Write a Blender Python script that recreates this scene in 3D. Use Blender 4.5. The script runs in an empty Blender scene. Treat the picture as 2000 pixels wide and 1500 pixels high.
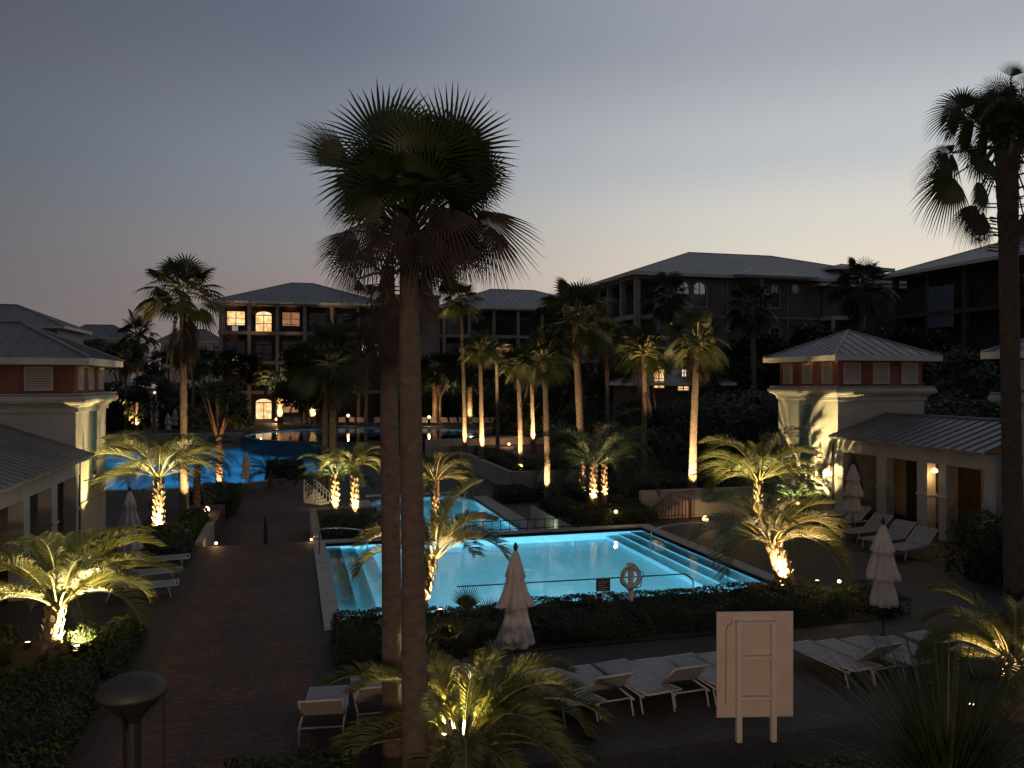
import bpy, math, random
from mathutils import Vector, Matrix
from mathutils.geometry import tessellate_polygon
C = bpy.context
sc = C.scene
COL = sc.collection
R = math.radians
PI = math.pi

# ------------------------------------------------------------------ camera
H = 5.6            # eye height on the balcony, metres above the pool deck
FPX = 1600.0       # focal length in pixels of the 2000 px wide photograph
HOR = 742.0
YAW = math.atan(430 / 1600)
SN, CS = math.sin(YAW), math.cos(YAW)
cam = bpy.data.cameras.new('camera')
co = bpy.data.objects.new('camera', cam)
COL.objects.link(co)
co.location = (0, 0, H)
co.rotation_euler = (R(90), 0, -YAW)
cam.sensor_width = 36
cam.lens = FPX / 2000 * 36
cam.shift_y = -(750 - HOR) / 2000
cam.clip_end = 3000
cam.clip_start = 0.1
sc.camera = co
sc.view_settings.view_transform = 'Standard'
sc.view_settings.look = 'None'
sc.view_settings.exposure = 0
sc.view_settings.gamma = 1
sc.cycles.use_denoising = True
sc.cycles.max_bounces = 5
sc.cycles.diffuse_bounces = 4
sc.cycles.glossy_bounces = 2
sc.cycles.transmission_bounces = 3
sc.cycles.transparent_max_bounces = 6
sc.cycles.sample_clamp_indirect = 3
sc.cycles.caustics_reflective = False
sc.cycles.caustics_refractive = False

# ------------------------------------------------------------------ dusk sky
wd = bpy.data.worlds.new('World')
sc.world = wd
wd.use_nodes = True
N = wd.node_tree.nodes
L = wd.node_tree.links
N.clear()


def sr(*c):
    return tuple(((v / 255) / 12.92 if v <= 10 else (((v / 255) + .055) / 1.055) ** 2.4) for v in c)


tc = N.new('ShaderNodeTexCoord')
sep = N.new('ShaderNodeSeparateXYZ')
L.new(tc.outputs['Generated'], sep.inputs[0])
flat = N.new('ShaderNodeCombineXYZ')
L.new(sep.outputs[0], flat.inputs[0])
L.new(sep.outputs[1], flat.inputs[1])
nrm = N.new('ShaderNodeVectorMath'); nrm.operation = 'NORMALIZE'
L.new(flat.outputs[0], nrm.inputs[0])
SUNAZ = YAW + R(45)
dot = N.new('ShaderNodeVectorMath'); dot.operation = 'DOT_PRODUCT'
L.new(nrm.outputs[0], dot.inputs[0])
dot.inputs[1].default_value = (math.sin(SUNAZ), math.cos(SUNAZ), 0)


def ramp(stops):
    r = N.new('ShaderNodeValToRGB')
    L.new(sep.outputs[2], r.inputs[0])
    e = r.color_ramp.elements
    while len(e) > 1:
        e.remove(e[-1])
    e[0].position = stops[0][0]; e[0].color = (*sr(*stops[0][1]), 1)
    for p, c in stops[1:]:
        x = e.new(p); x.color = (*sr(*c), 1)
    r.color_ramp.interpolation = 'EASE'
    return r


ra = ramp([(0, (100, 96, 100)), (.06, (104, 100, 103)), (.14, (100, 101, 106)), (.25, (90, 97, 109)), (.38, (84, 88, 99)), (1, (62, 66, 80))])
rb = ramp([(0, (160, 136, 131)), (.10, (160, 143, 139)), (.155, (156, 150, 149)), (.22, (144, 149, 158)), (.42, (106, 113, 131)), (1, (66, 70, 84))])
rc = ramp([(0, (242, 215, 187)), (.12, (234, 221, 202)), (.18, (222, 217, 206)), (.26, (194, 197, 200)), (.38, (163, 168, 177)), (1, (74, 78, 92))])


def mrange(a, b):
    m = N.new('ShaderNodeMapRange')
    m.inputs[1].default_value = a; m.inputs[2].default_value = b
    m.interpolation_type = 'SMOOTHSTEP'
    L.new(dot.outputs['Value'], m.inputs[0])
    return m


def mixc(f, a, b):
    m = N.new('ShaderNodeMix'); m.data_type = 'RGBA'
    L.new(f, m.inputs[0]); L.new(a, m.inputs[6]); L.new(b, m.inputs[7])
    return m.outputs[2]


m1 = mixc(mrange(.05, .76).outputs[0], ra.outputs[0], rb.outputs[0])
m2 = mixc(mrange(.50, 1.0).outputs[0], m1, rc.outputs[0])
bg = N.new('ShaderNodeBackground')
L.new(m2, bg.inputs[0])
bg.inputs[1].default_value = 1.0
wo = N.new('ShaderNodeOutputWorld')
L.new(bg.outputs[0], wo.inputs[0])
# faint afterglow: the sun itself is below the horizon
sl = bpy.data.lights.new('sun', 'SUN')
sl.energy = .05; sl.angle = R(20); sl.color = (1, .8, .62)
so = bpy.data.objects.new('sun', sl); COL.objects.link(so)
so.rotation_euler = Vector((-math.sin(SUNAZ), -math.cos(SUNAZ), -.12)).to_track_quat('-Z', 'Y').to_euler()

YEL = (1, .76, .33)

# ------------------------------------------------------------------ helpers


def G(x, y, z=0.0):
    """the point at height z seen at photo pixel x, y (below the horizon)"""
    d = FPX * (H - z) / (y - HOR)
    return W(x, d, z)


def W(x, d, z=0.0):
    lat = (x - 1000) / FPX * d
    return Vector((SN * d + CS * lat, CS * d - SN * lat, z))


def zat(y, d):
    return H - (y - HOR) * d / FPX


def tag(o, label=None, cat=None, group=None, kind=None):
    if label: o['label'] = label
    if cat: o['category'] = cat
    if group: o['group'] = group
    if kind: o['kind'] = kind
    return o


def thing(name, label, cat, loc=(0, 0, 0), rz=0, group=None):
    o = bpy.data.objects.new(name, None)
    o.empty_display_size = .2
    COL.objects.link(o)
    o.location = loc; o.rotation_euler = (0, 0, rz)
    return tag(o, label, cat, group)


class MB:
    def __init__(s):
        s.v = []; s.f = []; s.m = []

    def add(s, vs, fs, m=0):
        b = len(s.v)
        s.v += [tuple(v) for v in vs]
        s.f += [tuple(i + b for i in f) for f in fs]
        s.m += [m] * len(fs)

    def box(s, x0, x1, y0, y1, z0, z1, m=0):
        s.add([(x0, y0, z0), (x1, y0, z0), (x1, y1, z0), (x0, y1, z0), (x0, y0, z1), (x1, y0, z1), (x1, y1, z1), (x0, y1, z1)],
              [(0, 3, 2, 1), (4, 5, 6, 7), (0, 1, 5, 4), (1, 2, 6, 5), (2, 3, 7, 6), (3, 0, 4, 7)], m)

    def obox(s, c, ax, ay, az, hx, hy, hz, m=0):
        c = Vector(c)
        vs = [c + ax * (hx * i) + ay * (hy * j) + az * (hz * k) for k in (-1, 1) for i, j in ((-1, -1), (1, -1), (1, 1), (-1, 1))]
        s.add(vs, [(0, 3, 2, 1), (4, 5, 6, 7), (0, 1, 5, 4), (1, 2, 6, 5), (2, 3, 7, 6), (3, 0, 4, 7)], m)

    def bar(s, a, b, w, h=None, m=0):
        a = Vector(a); b = Vector(b); h = h or w
        d = (b - a); ln = d.length; d.normalize()
        up = Vector((0, 0, 1)) if abs(d.z) < .95 else Vector((0, 1, 0))
        x = d.cross(up).normalized(); y = x.cross(d).normalized()
        s.obox((a + b) / 2, x, d, y, w / 2, ln / 2, h / 2, m)

    def tube(s, pts, rs, n=10, m=0, cap=True, noise=0, seed=0):
        pts = [Vector(p) for p in pts]
        if not hasattr(rs, '__len__'): rs = [rs] * len(pts)
        rnd = random.Random(seed)
        b = len(s.v); ref = None
        for i, p in enumerate(pts):
            d = (pts[min(i + 1, len(pts) - 1)] - pts[max(i - 1, 0)]).normalized()
            if ref is None:
                ref = d.orthogonal().normalized()
            ref = (ref - d * ref.dot(d)).normalized()
            y = d.cross(ref)
            for k in range(n):
                a = 2 * PI * k / n
                r = rs[i] * (1 + (rnd.uniform(-noise, noise) if noise else 0))
                s.v.append(tuple(p + (ref * math.cos(a) + y * math.sin(a)) * r))
        for i in range(len(pts) - 1):
            for k in range(n):
                k2 = (k + 1) % n
                s.f.append((b + i * n + k, b + i * n + k2, b + (i + 1) * n + k2, b + (i + 1) * n + k)); s.m.append(m)
        if cap:
            s.f.append(tuple(b + k for k in reversed(range(n)))); s.m.append(m)
            s.f.append(tuple(b + (len(pts) - 1) * n + k for k in range(n))); s.m.append(m)

    def lathe(s, prof, n=24, c=(0, 0, 0), m=0, fold=None):
        b = len(s.v)
        for (r, z) in prof:
            for k in range(n):
                a = 2 * PI * k / n
                rr = r * (fold(a, z) if fold else 1)
                s.v.append((c[0] + rr * math.cos(a), c[1] + rr * math.sin(a), c[2] + z))
        for i in range(len(prof) - 1):
            for k in range(n):
                k2 = (k + 1) % n
                s.f.append((b + i * n + k, b + i * n + k2, b + (i + 1) * n + k2, b + (i + 1) * n + k)); s.m.append(m)

    def build(s, name, mats, parent=None, smooth=False):
        me = bpy.data.meshes.new(name)
        me.from_pydata(s.v, [], s.f)
        if not isinstance(mats, (list, tuple)): mats = [mats]
        for mm in mats: me.materials.append(mm)
        if len(mats) > 1:
            me.polygons.foreach_set('material_index', s.m)
        if smooth:
            me.polygons.foreach_set('use_smooth', [True] * len(me.polygons))
        me.update()
        o = bpy.data.objects.new(name, me)
        COL.objects.link(o)
        if parent: o.parent = parent
        return o


def copy_tree(o, parent=None):
    c = o.copy(); COL.objects.link(c); c.parent = parent
    for ch in list(o.children):
        copy_tree(ch, c)
    return c


def smart_smooth(o, ang=40):
    me = o.data
    me.polygons.foreach_set('use_smooth', [True] * len(me.polygons))
    me.set_sharp_from_angle(angle=R(ang))
    return o


# ------------------------------------------------------------------ materials
MATS = {}


def mat(name, col, rough=.7, col2=None, scale=6.0, bump=0.0, bscale=40.0, spec=.5, metal=0.0, wave=None, detail=4, trans=0.0, stretch=None, contrast=(.35, .65)):
    m = bpy.data.materials.new(name); m.use_nodes = True
    nt = m.node_tree; n = nt.nodes; l = nt.links
    b = n['Principled BSDF']
    b.inputs['Roughness'].default_value = rough
    b.inputs['Specular IOR Level'].default_value = spec
    b.inputs['Metallic'].default_value = metal
    b.inputs['Base Color'].default_value = (*col, 1)
    t = n.new('ShaderNodeTexCoord')
    mp = n.new('ShaderNodeMapping')
    l.new(t.outputs['Object'], mp.inputs[0])
    if stretch: mp.inputs['Scale'].default_value = stretch
    if col2:
        no = n.new('ShaderNodeTexNoise'); no.inputs['Scale'].default_value = scale; no.inputs['Detail'].default_value = detail
        l.new(mp.outputs[0], no.inputs[0])
        cr = n.new('ShaderNodeValToRGB'); e = cr.color_ramp.elements
        e[0].position = contrast[0]; e[0].color = (*col, 1); e[1].position = contrast[1]; e[1].color = (*col2, 1)
        l.new(no.outputs[0], cr.inputs[0]); l.new(cr.outputs[0], b.inputs['Base Color'])
    if bump:
        no2 = n.new('ShaderNodeTexNoise'); no2.inputs['Scale'].default_value = bscale; no2.inputs['Detail'].default_value = 3
        l.new(mp.outputs[0], no2.inputs[0])
        bp = n.new('ShaderNodeBump'); bp.inputs['Strength'].default_value = bump; bp.inputs['Distance'].default_value = .03
        l.new(no2.outputs[0], bp.inputs['Height']); l.new(bp.outputs[0], b.inputs['Normal'])
    if trans:
        tr = n.new('ShaderNodeBsdfTranslucent'); mx = n.new('ShaderNodeMixShader')
        mx.inputs[0].default_value = trans
        if col2: l.new(cr.outputs[0], tr.inputs[0])
        else: tr.inputs[0].default_value = (*col, 1)
        l.new(b.outputs[0], mx.inputs[1]); l.new(tr.outputs[0], mx.inputs[2])
        l.new(mx.outputs[0], n['Material Output'].inputs[0])
    MATS[name] = m
    return m


def emit(name, col, st, col2=None, scale=3.0):
    m = bpy.data.materials.new(name); m.use_nodes = True
    nt = m.node_tree; n = nt.nodes; l = nt.links; n.remove(n['Principled BSDF'])
    e = n.new('ShaderNodeEmission'); e.inputs[0].default_value = (*col, 1); e.inputs[1].default_value = st
    if col2:
        t = n.new('ShaderNodeTexCoord'); no = n.new('ShaderNodeTexNoise'); no.inputs['Scale'].default_value = scale
        l.new(t.outputs['Object'], no.inputs[0])
        cr = n.new('ShaderNodeValToRGB'); q = cr.color_ramp.elements
        q[0].position = .38; q[0].color = (*col, 1); q[1].position = .62; q[1].color = (*col2, 1)
        l.new(no.outputs[0], cr.inputs[0]); l.new(cr.outputs[0], e.inputs[0])
    l.new(e.outputs[0], n['Material Output'].inputs[0])
    return m


def brick_mat(name, c1, c2, mortar, scale, rough=.8, bump=.3, bw=.5, bh=.25, ms=.02):
    m = bpy.data.materials.new(name); m.use_nodes = True
    nt = m.node_tree; n = nt.nodes; l = nt.links; b = n['Principled BSDF']
    t = n.new('ShaderNodeTexCoord'); br = n.new('ShaderNodeTexBrick')
    br.inputs['Scale'].default_value = scale
    br.inputs['Color1'].default_value = (*c1, 1); br.inputs['Color2'].default_value = (*c2, 1); br.inputs['Mortar'].default_value = (*mortar, 1)
    br.inputs['Mortar Size'].default_value = ms; br.inputs['Brick Width'].default_value = bw; br.inputs['Row Height'].default_value = bh
    l.new(t.outputs['Object'], br.inputs['Vector'])
    no = n.new('ShaderNodeTexNoise'); no.inputs['Scale'].default_value = .6; no.inputs['Detail'].default_value = 6
    l.new(t.outputs['Object'], no.inputs[0])
    mr = n.new('ShaderNodeMapRange'); mr.inputs[1].default_value = .3; mr.inputs[2].default_value = .7; mr.inputs[3].default_value = .55; mr.inputs[4].default_value = 1.25
    l.new(no.outputs[0], mr.inputs[0])
    mx = n.new('ShaderNodeMix'); mx.data_type = 'RGBA'; mx.blend_type = 'MULTIPLY'; mx.inputs[0].default_value = 1
    l.new(br.outputs[0], mx.inputs[6]); l.new(mr.outputs[0], mx.inputs[7])
    l.new(mx.outputs[2], b.inputs['Base Color'])
    b.inputs['Roughness'].default_value = rough
    bp = n.new('ShaderNodeBump'); bp.inputs['Strength'].default_value = bump; bp.inputs['Distance'].default_value = .01
    l.new(br.outputs['Fac'], bp.inputs['Height']); bp.invert = True
    l.new(bp.outputs[0], b.inputs['Normal'])
    MATS[name] = m
    return m


def leafmat(name, c1, c2, trans=.3, rough=.5):
    return mat(name, c1, rough, c2, 1.7, trans=trans, spec=.4)


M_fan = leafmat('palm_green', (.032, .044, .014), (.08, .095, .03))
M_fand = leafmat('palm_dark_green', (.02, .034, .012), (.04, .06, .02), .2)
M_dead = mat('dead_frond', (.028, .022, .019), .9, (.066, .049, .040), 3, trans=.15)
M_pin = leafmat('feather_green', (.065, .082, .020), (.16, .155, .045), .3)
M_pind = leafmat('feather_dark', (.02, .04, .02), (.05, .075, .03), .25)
M_rach = mat('frond_stalk', (.22, .22, .08), .55, (.32, .28, .12), 4)
M_trunk = mat('palm_trunk', (.13, .095, .065), .9, (.26, .20, .15), 5, .9, 30, stretch=(1, 1, 5))
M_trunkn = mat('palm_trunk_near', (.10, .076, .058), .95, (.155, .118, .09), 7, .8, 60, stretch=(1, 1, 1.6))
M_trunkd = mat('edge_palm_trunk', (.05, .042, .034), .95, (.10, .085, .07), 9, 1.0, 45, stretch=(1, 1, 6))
M_boot = mat('palm_boots', (.14, .10, .06), .9, (.32, .24, .15), 7, .8, 30)
M_bark = mat('bark', (.12, .08, .055), .9, (.24, .17, .12), 8, .8, 30)
M_hedge = leafmat('hedge_leaf', (.018, .032, .01), (.05, .07, .018), .15)
M_hedgec = mat('hedge_core', (.012, .016, .008), .95)
M_tree = leafmat('tree_leaf', (.02, .032, .012), (.055, .075, .028), .15)
M_deck = brick_mat('brick_paving', (.17, .058, .030), (.055, .024, .014), (.022, .016, .012), 2.6, rough=.7, bump=.6, ms=.03)
M_deck2 = brick_mat('deck_pavers', (.056, .038, .028), (.036, .026, .020), (.02, .017, .014), 1.6, rough=.7, bump=.6)
M_soil = mat('mulch', (.03, .022, .016), .95, (.055, .04, .028), 12, .8, 40)
M_ground = mat('ground_grass', (.03, .036, .018), .95, (.055, .055, .03), 2, .6, 20)
M_cope = mat('coping_stone', (.36, .34, .31), .75, (.46, .43, .39), 3, .3, 60)
M_stucco = mat('cream_stucco', (.40, .385, .33), .85, (.48, .46, .40), 1.3, .25, 80)
M_white = mat('white_trim', (.48, .47, .41), .6, (.55, .54, .47), 2)
M_wall = mat('planter_stucco', (.34, .31, .25), .9, (.42, .38, .31), 1.5, .3, 60)
M_red = brick_mat('red_band', (.26, .085, .055), (.20, .065, .045), (.16, .08, .06), 3.0, ms=.012, bump=.15)
M_brickb = brick_mat('hotel_brick', (.17, .065, .05), (.12, .05, .04), (.15, .11, .09), 3.0)
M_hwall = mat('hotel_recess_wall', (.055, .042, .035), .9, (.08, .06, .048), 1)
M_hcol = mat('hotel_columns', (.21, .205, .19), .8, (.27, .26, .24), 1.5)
M_louv = mat('cream_shutter', (.46, .40, .32), .7, (.54, .48, .39), 3)
M_green = mat('green_shutter', (.14, .21, .19), .6, (.19, .27, .24), 3)
M_fab = mat('umbrella_fabric', (.50, .46, .44), .9, (.62, .57, .54), 4, .3, 60, trans=.1)
M_metal = mat('dark_metal', (.022, .022, .024), .5, metal=.3)
M_bronze = mat('bronze_rail', (.09, .045, .03), .5, metal=.3)
M_steel = mat('polished_steel', (.55, .57, .6), .22, metal=1)
M_lwhite = mat('lounger_frame_white', (.50, .48, .45), .5, (.58, .56, .52), 5)
M_strap = mat('lounger_strap', (.30, .295, .29), .65, (.38, .37, .36), 6)
M_plast = mat('pool_plaster', (.50, .76, .84), .7, (.56, .81, .89), .8)
M_plastd = mat('lagoon_plaster', (.12, .36, .55), .7, (.15, .42, .62), .5)
M_tile = brick_mat('waterline_tile', (.008, .012, .028), (.012, .02, .045), (.015, .02, .035), 8.0, rough=.3, bump=.1)
M_sign = mat('sign_board', (.60, .50, .41), .7, (.68, .57, .47), 2)
M_signf = mat('sign_timber', (.62, .56, .47), .7, (.68, .61, .52), 6)
M_dsign = mat('dark_sign', (.05, .045, .035), .6)
M_glassd = mat('dark_glass', (.03, .034, .04), .08, spec=.8)
M_sand = mat('wood_bridge', (.16, .10, .07), .8, (.22, .15, .10), 3, .3, 30)
M_orange = mat('plain_wall_ochre', (.40, .27, .15), .85, (.46, .32, .18), 1.5)
M_wood = mat('brown_door', (.05, .03, .018), .6, (.08, .048, .028), 6)
E_win = emit('window_glow', (.85, .40, .13), 1.25, (1, .78, .40), 1.6)
E_win2 = emit('window_dim', (.30, .13, .06), .8, (.5, .24, .12), 1.2)
E_tv = emit('window_cool', (.95, .75, .55), 1.3, (.75, .85, 1.3), 1.5)
E_lens = emit('lamp_lens', (1, .66, .32), 7)
E_lensw = emit('lamp_lens_white', (1, .62, .30), 3)
E_pool = emit('pool_lamp_lens', (.7, .95, 1), 5)


def roof_mat(name, c1, c2, pitch=.45):
    """standing seam metal: seams modelled, colour weathered by noise"""
    return mat(name, c1, .5, c2, .7, metal=.35, spec=.5)


M_roof = roof_mat('metal_roof', (.20, .197, .188), (.265, .262, .25))


def water_mat(name, tint, rough=.02, bumps=.12, bs=1.3):
    m = bpy.data.materials.new(name); m.use_nodes = True
    nt = m.node_tree; n = nt.nodes; l = nt.links; n.remove(n['Principled BSDF'])
    t = n.new('ShaderNodeTexCoord')
    no = n.new('ShaderNodeTexNoise'); no.inputs['Scale'].default_value = bs; no.inputs['Detail'].default_value = 3
    l.new(t.outputs['Object'], no.inputs[0])
    bp = n.new('ShaderNodeBump'); bp.inputs['Strength'].default_value = bumps; bp.inputs['Distance'].default_value = .05
    l.new(no.outputs[0], bp.inputs['Height'])
    tr = n.new('ShaderNodeBsdfRefraction'); tr.inputs[0].default_value = (*tint, 1)
    tr.inputs['IOR'].default_value = 1.33; tr.inputs['Roughness'].default_value = 0.0
    l.new(bp.outputs[0], tr.inputs['Normal'])
    gl = n.new('ShaderNodeBsdfGlossy'); gl.inputs['Roughness'].default_value = rough
    l.new(bp.outputs[0], gl.inputs['Normal'])
    fr = n.new('ShaderNodeFresnel'); fr.inputs[0].default_value = 1.33
    l.new(bp.outputs[0], fr.inputs['Normal'])
    mx = n.new('ShaderNodeMixShader')
    l.new(fr.outputs[0], mx.inputs[0]); l.new(tr.outputs[0], mx.inputs[1]); l.new(gl.outputs[0], mx.inputs[2])
    l.new(mx.outputs[0], n['Material Output'].inputs[0])
    return m


M_water = water_mat('pool_water', (.72, .93, .98))
M_waterd = water_mat('lagoon_water', (.5, .78, .98))

# ------------------------------------------------------------------ ground


def poly_sheet(name, outer, holes, z, m, kind='structure', skirt=0, parent=None):
    loops = [[Vector((x, y, z)) for x, y in outer]] + [[Vector((x, y, z)) for x, y in h] for h in holes]
    tris = tessellate_polygon(loops)
    vs = [v for lp in loops for v in lp]
    b = MB()
    fs = []
    for t in tris:
        a, c, d = (vs[i] for i in t)
        fs.append(tuple(t) if (c - a).cross(d - a).z > 0 else tuple(reversed(t)))
    b.add(vs, fs)
    if skirt:
        n = len(outer)
        for i in range(n):
            a = outer[i]; c = outer[(i + 1) % n]
            b.add([(a[0], a[1], z), (c[0], c[1], z), (c[0], c[1], z - skirt), (a[0], a[1], z - skirt)], [(0, 1, 2, 3)])
    o = b.build(name, m, parent)
    if kind: tag(o, kind=kind)
    return o


def circle(cx, cy, r, n=48):
    return [(cx + r * math.cos(2 * PI * k / n), cy + r * math.sin(2 * PI * k / n)) for k in range(n)]


LOW = -.8
PX0, PX1, PY0, PY1 = 1.1, 12.75, 19.2, 28.6      # front pool water edge
OX0, OX1, OY0, OY1 = .7, 13.2, 18.75, 29.05       # coping outer edge
MX0, MX1, MY0, MY1 = 3.9, 9.5, 29.7, 45.0         # middle pool
lag_px = [(60, 965), (300, 962), (440, 953), (520, 944), (600, 934), (680, 918), (740, 905), (800, 893)]
lag_near = [(G(x, y, -.9).x, G(x, y, -.9).y) for x, y in lag_px]
lagoon = lag_near + [(16, 70), (16, 80), (-4.8, 83.8), (-60, 83.8)]
UC = (7.3, 81.9); UR = 12.0
BIG = 420
gh = [lagoon, [(MX0, MY0), (MX1, MY0), (MX1, MY1), (MX0, MY1)], [(-60, -25), (60, -25), (60, 34), (-60, 34)]]
# the low ground is laid round the lagoon and the middle pool
mid = [(MX0, MY0), (MX1, MY0), (MX1, MY1 - 2), (MX1 - .5, MY1 - .8), (MX1 - 1.6, MY1), (MX0 + 1.6, MY1), (MX0 + .5, MY1 - .8), (MX0, MY1 - 2)]
poly_sheet('ground', [(-BIG, -60), (BIG, -60), (BIG, 700), (-BIG, 700)], [[(-70, -30), (70, -30), (70, 130), (-70, 130)]], LOW - .02, M_ground)
poly_sheet('lower_deck', [(-70, 29.2), (70, 29.2), (70, 84), (-70, 84)], [lagoon, mid], LOW, M_deck2)
poly_sheet('upper_deck', [(70, 83.9), (70, 130), (-70, 130), (-70, 83.9), (-4.6, 83.9)] + [(UC[0] + (UR - .08) * math.cos(R(t)), UC[1] + (UR - .08) * math.sin(R(t))) for t in range(169, 9, -8)] + [(19.2, 83.9)],
           [], .3, M_deck2)
main_outer = [(-60, -25), (60, -25), (60, 72), (17, 72), (17, 34.6), (10.25, 34.6), (10.25, 29.25), (.75, 29.25), (-2.9, 29.25), (-2.9, 39), (-60, 39)]
poly_sheet('pool_terrace', main_outer, [[(OX0 + .1, OY0 + .1), (OX1 - .1, OY0 + .1), (OX1 - .1, OY1 - .1), (OX0 + .1, OY1 - .1)]], 0, M_deck2, skirt=1.4)
# brick walkway strip with pale edge bands
b = MB(); b.add([(-2.55, -10, .006), (.35, -10, .006), (.35, 29.2, .006), (-2.55, 29.2, .006)], [(0, 1, 2, 3)])
tag(b.build('brick_walkway', M_deck), kind='structure')
b = MB(); b.add([(-2.9, 31.3, LOW + .01), (.7, 31.3, LOW + .01), (.7, 55, LOW + .01), (-2.9, 52, LOW + .01)], [(0, 1, 2, 3)])
tag(b.build('lower_brick_walkway', M_deck), kind='structure')
# steps down to the lower terrace
st = thing('garden_steps', 'brick steps going down at the end of the brick walkway', 'steps', (0, 29.25, 0))
for i in range(5):
    b = MB(); b.box(-2.9, .7, .4 * i, .4 * i + .4, -1.0, -.16 * (i + 1) + .004)
    b.build('step', M_deck2, st)
# mulch beds
for nm, pts, z in [('planting_bed', [(-9, 8), (-3.0, 8), (-3.0, 19.3), (-9, 19.3)], .02),
                   ('planting_bed', [(-5.6, 26.6), (-3.0, 26.6), (-3.0, 38), (-5.6, 38)], .02),
                   ('planting_bed', [(.8, 16.2), (13.3, 16.2), (13.3, 18.7), (.8, 18.7)], .02),
                   ('planting_bed', [(-30, 2), (30, 2), (30, 11.4), (.9, 11.4), (-.5, 10.6), (-3, 8), (-30, 8)], .02),
                   ('planting_bed', [(17.2, 30.5), (60, 30.5), (60, 72), (17.2, 72)], .02),
                   ('planting_bed', [(10.3, 29.3), (14.0, 29.3), (14.0, 34.5), (10.3, 34.5)], .02)]:
    poly_sheet(nm, pts, [], z, M_soil)

# ------------------------------------------------------------------ pools


def lamp_obj(name, typ, loc, energy, color, parent=None, radius=.08, rot=None, target=None, size=None, cone=70, blend=.7):
    l = bpy.data.lights.new(name, typ); l.energy = energy; l.color = color
    if typ == 'SPOT':
        l.spot_size = R(cone); l.spot_blend = blend; l.shadow_soft_size = radius
    elif typ == 'POINT':
        l.shadow_soft_size = radius
    elif typ == 'AREA':
        l.shape = 'DISK'; l.size = size or .4
    o = bpy.data.objects.new(name, l); COL.objects.link(o)
    if parent: o.parent = parent
    o.location = loc
    if target is not None:
        o.rotation_euler = (Vector(target) - Vector(loc)).to_track_quat('-Z', 'Y').to_euler()
    return o


fp = thing('swimming_pool', 'rectangular glowing turquoise pool with pale coping in the foreground', 'pool', (0, 0, 0))
fl = -1.3
b = MB()
b.add([(PX0, PY0, fl), (PX1, PY0, fl), (PX1, PY1, fl), (PX0, PY1, fl)], [(0, 1, 2, 3)])
for a, c in (((PX0, PY0), (PX1, PY0)), ((PX1, PY0), (PX1, PY1)), ((PX1, PY1), (PX0, PY1)), ((PX0, PY1), (PX0, PY0))):
    b.add([(*a, fl), (*c, fl), (*c, -.17), (*a, -.17)], [(0, 1, 2, 3)])
b.build('basin', M_plast, fp)
b = MB()
for a, c in (((PX0, PY0), (PX1, PY0)), ((PX1, PY0), (PX1, PY1)), ((PX1, PY1), (PX0, PY1)), ((PX0, PY1), (PX0, PY0))):
    b.add([(*a, -.17), (*c, -.17), (*c, .02), (*a, .02)], [(0, 1, 2, 3)])
b.build('waterline_tile', M_tile, fp)
for side in (0, 1):
    for i in range(3):
        b = MB()
        z1 = -.30 - .22 * i
        if side == 0: b.box(PX0 + .005 + .5 * i, PX0 + .5 * (i + 1), PY0 + .004, PY1 - .004, fl + .004, z1)
        else: b.box(PX1 - .48 * (i + 1), PX1 - .005 - .48 * i, PY0 + .004, PY1 - .004, fl + .004, z1)
        b.build('pool_step', M_plast, fp)
b = MB()
for (x0, x1, y0, y1) in ((OX0, OX1, OY0, PY0), (OX0, OX1, PY1, OY1), (OX0, PX0, PY0, PY1), (PX1, OX1, PY0, PY1)):
    b.box(x0, x1, y0, y1, -.05, .07)
b.build('coping', M_cope, fp)
b = MB(); nx, ny = 24, 20
b.add([(PX0, PY0, -.07), (PX1, PY0, -.07), (PX1, PY1, -.07), (PX0, PY1, -.07)], [(0, 1, 2, 3)])
b.build('water', M_water, fp)
def pool_light(x, y, dx, dy, e, z=-.24, sz=.3):
    k = MB(); k.lathe([(.001, 0), (.10, 0), (.10, .03)], 16)
    o = k.build('pool_light', E_pool, fp); o.location = (x + dx * .02, y + dy * .02, z); o.rotation_euler = Vector((dx, dy, 0)).to_track_quat('Z', 'Y').to_euler()
    lamp_obj('pool_lamp_or_fill', 'AREA', (x + dx * .08, y + dy * .08, z), e, (.42, .84, 1), fp, size=sz, target=(x + dx * 4, y + dy * 4, z - 1.7))


for x in (2.4, 4.3, 6.2, 8.1, 10.0, 11.4):
    pool_light(x, PY0, 0, 1, 680, z=-.6, sz=.6)
for x in (1.4, 11.9, 12.45):
    pool_light(x, PY0, 0, 1, 70, z=-.2, sz=.2)  # extra small lamps added to brighten the step treads



# handrails into the pool


def rail(name, label, pts, r, m, cat='handrail', group=None):
    b = MB(); b.tube(pts, r, 8)
    o = b.build(name, m, smooth=True)
    return tag(o, label, cat, group)


def hoop(p0, dirv, span, h, drop):
    p0 = Vector(p0); d = Vector(dirv).normalized()
    pts = [p0]
    for k in range(9):
        a = PI * k / 8
        pts.append(p0 + d * (span / 2 - span / 2 * math.cos(a)) + Vector((0, 0, h + .12 * math.sin(a) - drop * k / 8 * .3)))
    pts.append(p0 + d * span + Vector((0, 0, -drop)))
    return pts


rail('pool_handrail', 'curved steel handrail at the left end of the foreground pool', hoop((.85, 26.8, .07), (1, -.05, 0), 1.5, .75, .6), .022, M_steel)
rail('pool_handrail', 'curved steel handrail at the right end of the foreground pool', hoop((13.0, 24.6, .07), (-1, 0, 0), 1.7, .75, .6), .022, M_steel)
rail('pool_handrail', 'steel ladder rail beside the far end of the middle pool', hoop((MX1 + .25, 43.6, LOW), (-1, 0, 0), .7, .7, .3), .022, M_steel)

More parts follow.
